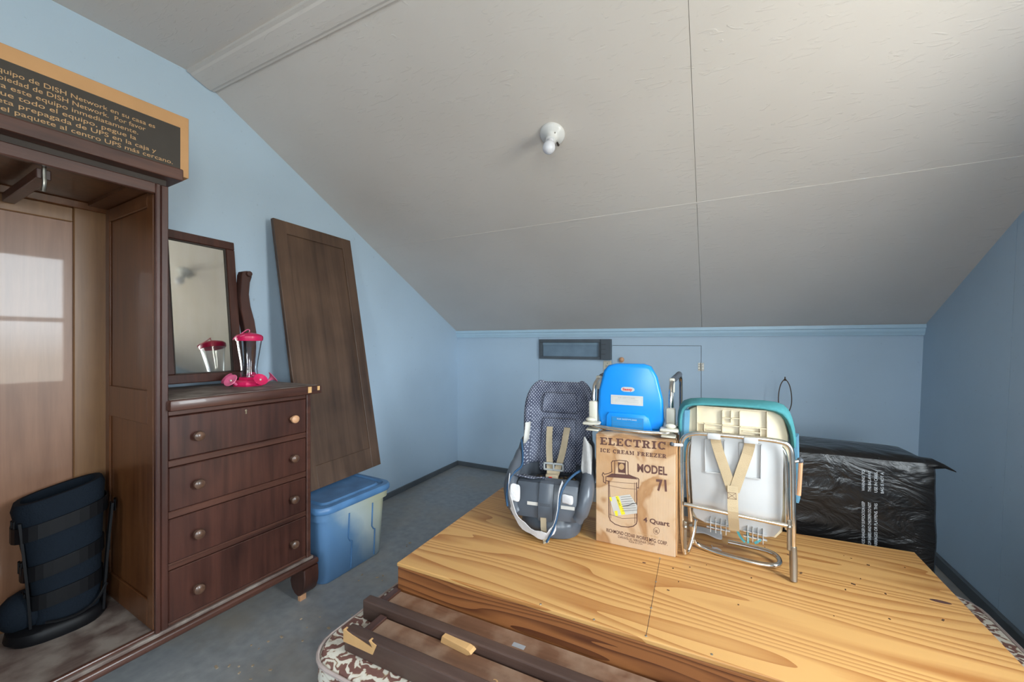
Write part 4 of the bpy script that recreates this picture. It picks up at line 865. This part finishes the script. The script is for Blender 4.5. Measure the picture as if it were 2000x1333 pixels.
for pts in ([hp(1440, 1037, .03), hp(1446, 1050, .03), hp(1455, 1060, .02)], [hp(1460, 1040, .03), hp(1461, 1062, .02)], [hp(1486, 1055, .02), hp(1474, 1062, .015)]):
    MB().ribbon(pts, .008, (1, 0, .3), .003).obj('tie', teal, hc)
MB().tube([hp(1315, 869, -.042), hp(1332, 870, -.01)], .006, 8).obj('axle_pin', white, hc, True); MB().ball(hp(1312, 868, -.042), .008, 10).obj('axle_cap', greyd, hc, True)

# ------------------------------------------------------------------ scraps under the high chair
p_ = pxZ(1382, 1050, PZ)
mb = MB(); mb.sheet([[(-.055 + .022 * i, -.020 + .018 * j + .006 * math.sin(i), .006 + .010 * max(0, math.sin(i * .8 + j)) + .004 * j) for i in range(6)] for j in range(4)])
o = mb.obj('rag', cloth, None, True, .004, 2); o.location = (p_.x, p_.y + .01, PZ); tag(o, 'small white rag lying on plywood under the high chair', 'rag')
p_ = pxZ(1400, 1074, PZ); rnd = random.Random(3)
mb = MB(); mb.tube([(-.020 + .012 * math.cos(i * 1.9) * rnd.random() + .0035 * i * rnd.random(), .012 * math.sin(i * 2.3) + (.02 if i < 3 else 0), .0015 + .003 * rnd.random()) for i in range(16)], .0009, 5, 2)
o = mb.obj('thread', cloth, None, True); o.location = (p_.x, p_.y, PZ); tag(o, 'tangle of white thread on the plywood beside the rag', 'thread')
p_ = pxZ(1376, 1040, PZ)
mb = MB(); mb.sheet([[(-.035 + .030 * i, .010 * math.sin(i + j), .004 + .022 * j + .006 * math.sin(2 * i + j)) for i in range(6)] for j in range(4)])
o = mb.obj('plastic_bag', bagm, None, True, .004, 1); o.location = (p_.x + .01, p_.y + .13, PZ + .002); tag(o, 'crumpled white plastic bag with red print behind the high chair', 'plastic bag')
polys('printed_mark', [_rc(-.02, .01, .02, .04), _rc(.02, .035, .015, .035)], Frame((0, -.016, 0), (1, 0, 0), (0, 0, 1), (0, -1, 0)), inkr, o)

# ------------------------------------------------------------------ black plastic wrapped box behind the platform
bb = thing('wrapped_box', 'large box wrapped in black plastic bag standing behind the platform', 'bag', (.53, 2.315, 0))
def wr_n(p_, k): return noise.noise(Vector(p_) * k)
rings = []; nx, nz_ = 26, 9
def ringat(z, gx, gy, f_):
    pts = []
    per = [(-gx, -gy), (gx, -gy), (gx, gy), (-gx, gy)]
    for e_ in range(4):
        a, b_ = Vector(per[e_]), Vector(per[(e_ + 1) % 4])
        for i in range(10):
            q_ = a.lerp(b_, i / 10); nn_ = Vector((b_.y - a.y, a.x - b_.x)).normalized()
            k_ = .010 * wr_n((q_.x * 1.2, q_.y * 1.2, z * 3.5), 3.0) * f_
            pts.append((q_.x + nn_.x * k_, q_.y + nn_.y * k_, z + .012 * wr_n((q_.x, q_.y, z + 5), 5) * f_))
    return pts
zt = .735
RG = [ringat(z, .262, .16, 0 if z == 0 else 1) for z in [0, .1, .2, .3, .38, .45, .52, .58, .64, .69]] + [ringat(zt, .258, .155, 1), ringat(zt + .012, .22, .12, 1), ringat(zt + .016, .08, .04, .5)]
film_o = MB().loft(RG).obj('bag_film', film, bb, True, 0, 1)
def cone_ring(c, ry_, rz_): return [(c[0], c[1] + ry_ * math.cos(2 * math.pi * k / 10), c[2] + rz_ * math.sin(2 * math.pi * k / 10)) for k in range(10)]
MB().loft([cone_ring((.215, -.10, .715), .055, .032), cone_ring((.262, -.118, .728), .034, .020), cone_ring((.290, -.135, .726), .016, .008), cone_ring((.318, -.148, .712), .002, .002)]).obj('bag_corner', film, bb, True)
FBk = Frame((0, -.178, 0), (1, 0, 0), (0, 0, 1), (0, -1, 0))
lines_u = [('WARNING: TO', .022), ('THIS BAG AWAY', .042), ('USE IN CRIBS,', .062), ('BAG IS NOT A', .082)]
lines_d = [('AVOID DANGER OF SUFFOCATION KEEP', .022), ('FROM BABIES AND CHILDREN DO NOT', .042), ('CARRIAGES OR PLAYPENS. THIS', .062)]
for tx, x in lines_u: text('printed_text', tx, FBk, x + .012, .60, .085, .010, inkw, bb, 0, .001, 'FIT', R(90))
for tx, x in lines_d: text('printed_text', tx, FBk, x + .012, .37, .185, .010, inkw, bb, 0, .001, 'FIT', R(90))

# ------------------------------------------------------------------ lamp with bare harp behind the high chair
lm = thing('table_lamp', 'shadeless lamp with bare wire harp standing by the back wall', 'lamp', (.421, 3.12, 0))
MB().lathe([(.085, 0), (.085, .015), (.05, .03), (.022, .06), (.016, .2), (.03, .36), (.045, .48), (.03, .60), (.014, .66), (.012, .70), (.018, .71), (.018, .76), (.010, .765)]).obj('lamp_base', keym, lm, True)
mb = MB(); mb.tube([(-.012, 0, .745), (-.034, 0, .80), (-.037, 0, .86), (-.028, 0, .93), (-.012, 0, .966), (0, 0, .972), (.012, 0, .966), (.028, 0, .93), (.037, 0, .86), (.034, 0, .80), (.012, 0, .745)], .0028, 8, 2); mb.obj('harp', wirem, lm, True)
MB().lathe([(.008, .966), (.009, .972), (.004, .978), (.003, .990), (.001, .992)]).obj('finial', wirem, lm, True)

# ------------------------------------------------------------------ things on the back wall
vt = thing('wall_rack', 'dark slate open frame mounted on the back wall beside the hatch', 'wall frame', (-1.372, YB, 1.072))
W_, Hh = .634, .170
for x0, x1, z0, z1 in ((0, W_ - .08, 0, .022), (0, W_ - .08, Hh - .028, Hh), (0, .030, .022, Hh - .028)): MB().box(x0, x1, -.035, 0, z0, z1, .002, 1).obj('frame_bar', ventm, vt)
MB().box(W_ - .105, W_ - .08, -.030, 0, .018, Hh - .022).obj('frame_bar', ventm, vt)
eb = MB().box(W_ - .08, W_, -.055, 0, 0, Hh, .003, 1).obj('end_block', ventm, vt)
for z in (.045, .085, .125): MB().box(W_ - .075, W_ - .04, -.056, -.054, z, z + .003).obj('notch', gap_m, eb)
MB().box(.03, W_ - .105, -.006, 0, .022, Hh - .05).obj('back_plate', plain('slate_blue_paint', (0.17, 0.25, 0.33), .5), vt)
MB().box(.03, W_ - .105, -.016, 0, Hh - .05, Hh - .028).obj('upper_lip', plain('slate_blue_paint_2', (0.20, 0.29, 0.37), .5), vt)  # lip under the top bar, slightly paler than the back plate
ol = thing('outlet', 'ivory electrical outlet below the slate wall frame', 'outlet', (-.777, YB, .915))
MB().box(-.032, .036, -.006, 0, 0, .148, .003, 1).obj('cover_plate', ivory, ol)
mb = MB()
for z in (.045, .105): mb.lathe([(.016, 0), (.016, .003), (.014, .004)], (0.002, -.006, z), (0, -1, 0), 14)
mb.obj('socket', ivory, ol, True)
mb = MB()
for z in (.045, .105): mb.box(-.006, -.003, -.0108, -.009, z - .004, z + .005); mb.box(.005, .008, -.0108, -.009, z - .004, z + .005)
mb.ball((.002, -.006, .128), .003, 6); mb.obj('slot', gap_m, ol)

# ------------------------------------------------------------------ ceiling lamp on the slope
sn = Vector((0, -SL, -1)).normalized()
lc = onpl(1079, 262, (0, SL, 1), KZ + SL * YB)
cl = bpy.data.objects.new('ceiling_lamp', None); COL.objects.link(cl)
zax = sn; xax = Vector((1, 0, 0)); yax = zax.cross(xax)
Mx = Matrix((xax, yax, zax)).transposed().to_4x4(); Mx.translation = lc; cl.matrix_world = Mx
tag(cl, 'white porcelain lampholder with bare bulb on the sloping ceiling', 'ceiling lamp')
MB().lathe([(.058, 0), (.058, .006), (.052, .014), (.034, .022), (.026, .032), (.024, .046), (.019, .048)], seg=32).obj('lampholder', porc, cl, True)
MB().lathe([(.0150, .044), (.0150, .058), (.018, .066), (.026, .078), (.0285, .092), (.026, .106), (.016, .117), (.003, .121)], seg=24).obj('bulb', bulbm, cl, True)
mb = MB(); mb.box(.012, .020, -.052, -.028, .012, .022); mb.obj('wire_notch', gap_m, cl)
mb = MB(); mb.ball((-.026, -.004, .026), .0035, 8); mb.ball((.024, .020, .026), .0035, 8); mb.obj('screw', steel, cl, True)
ins = MB().lathe([(.004, 0), (.005, .004), (.002, .007)], (0, 0, 0), (0, 0, 1), 8).obj('wasp_nest', wirem); ins.location = pxY(390, 157, 1.07); ins.location.x = XL + .002; tag(ins, 'tiny grey insect nest under the end of the ceiling moulding', 'insect nest')

# ------------------------------------------------------------------ crumbs (uncountable)
rnd = random.Random(11)
def crumbs(name, n, place, mat, label, smin, smax):
    mb = MB()
    for i in range(n):
        p_ = place(rnd); s_ = rnd.uniform(smin, smax); a = rnd.uniform(0, 6.28); l_ = s_ * rnd.uniform(.6, 2.6)
        M = Matrix.Translation((p_[0], p_[1], p_[2] + s_ * .2)) @ Matrix.Rotation(a, 4, 'Z')
        mb.box(-l_ / 2, l_ / 2, -s_ / 2, s_ / 2, -s_ * .2, s_ * .2, 0, 1, M)
    o = mb.obj(name, mat); o['kind'] = 'stuff'; o['label'] = label; o['category'] = 'debris'; return o
crumbs('floor_debris', 130, lambda r_: (r_.uniform(-1.66, -1.12), r_.uniform(.55, 1.9), 0), plain('chaff', (.42, .32, .22), .9, var=.4), 'crumbs of chaff and plaster scattered on the grey floor', .003, .008)
crumbs('platform_crumbs', 26, lambda r_: (r_.uniform(-.2, .68), r_.uniform(1.35, 2.0), PZ), plain('dark_crumb', (.10, .05, .025), .9), 'dark crumbs scattered on the plywood platform', .002, .005)
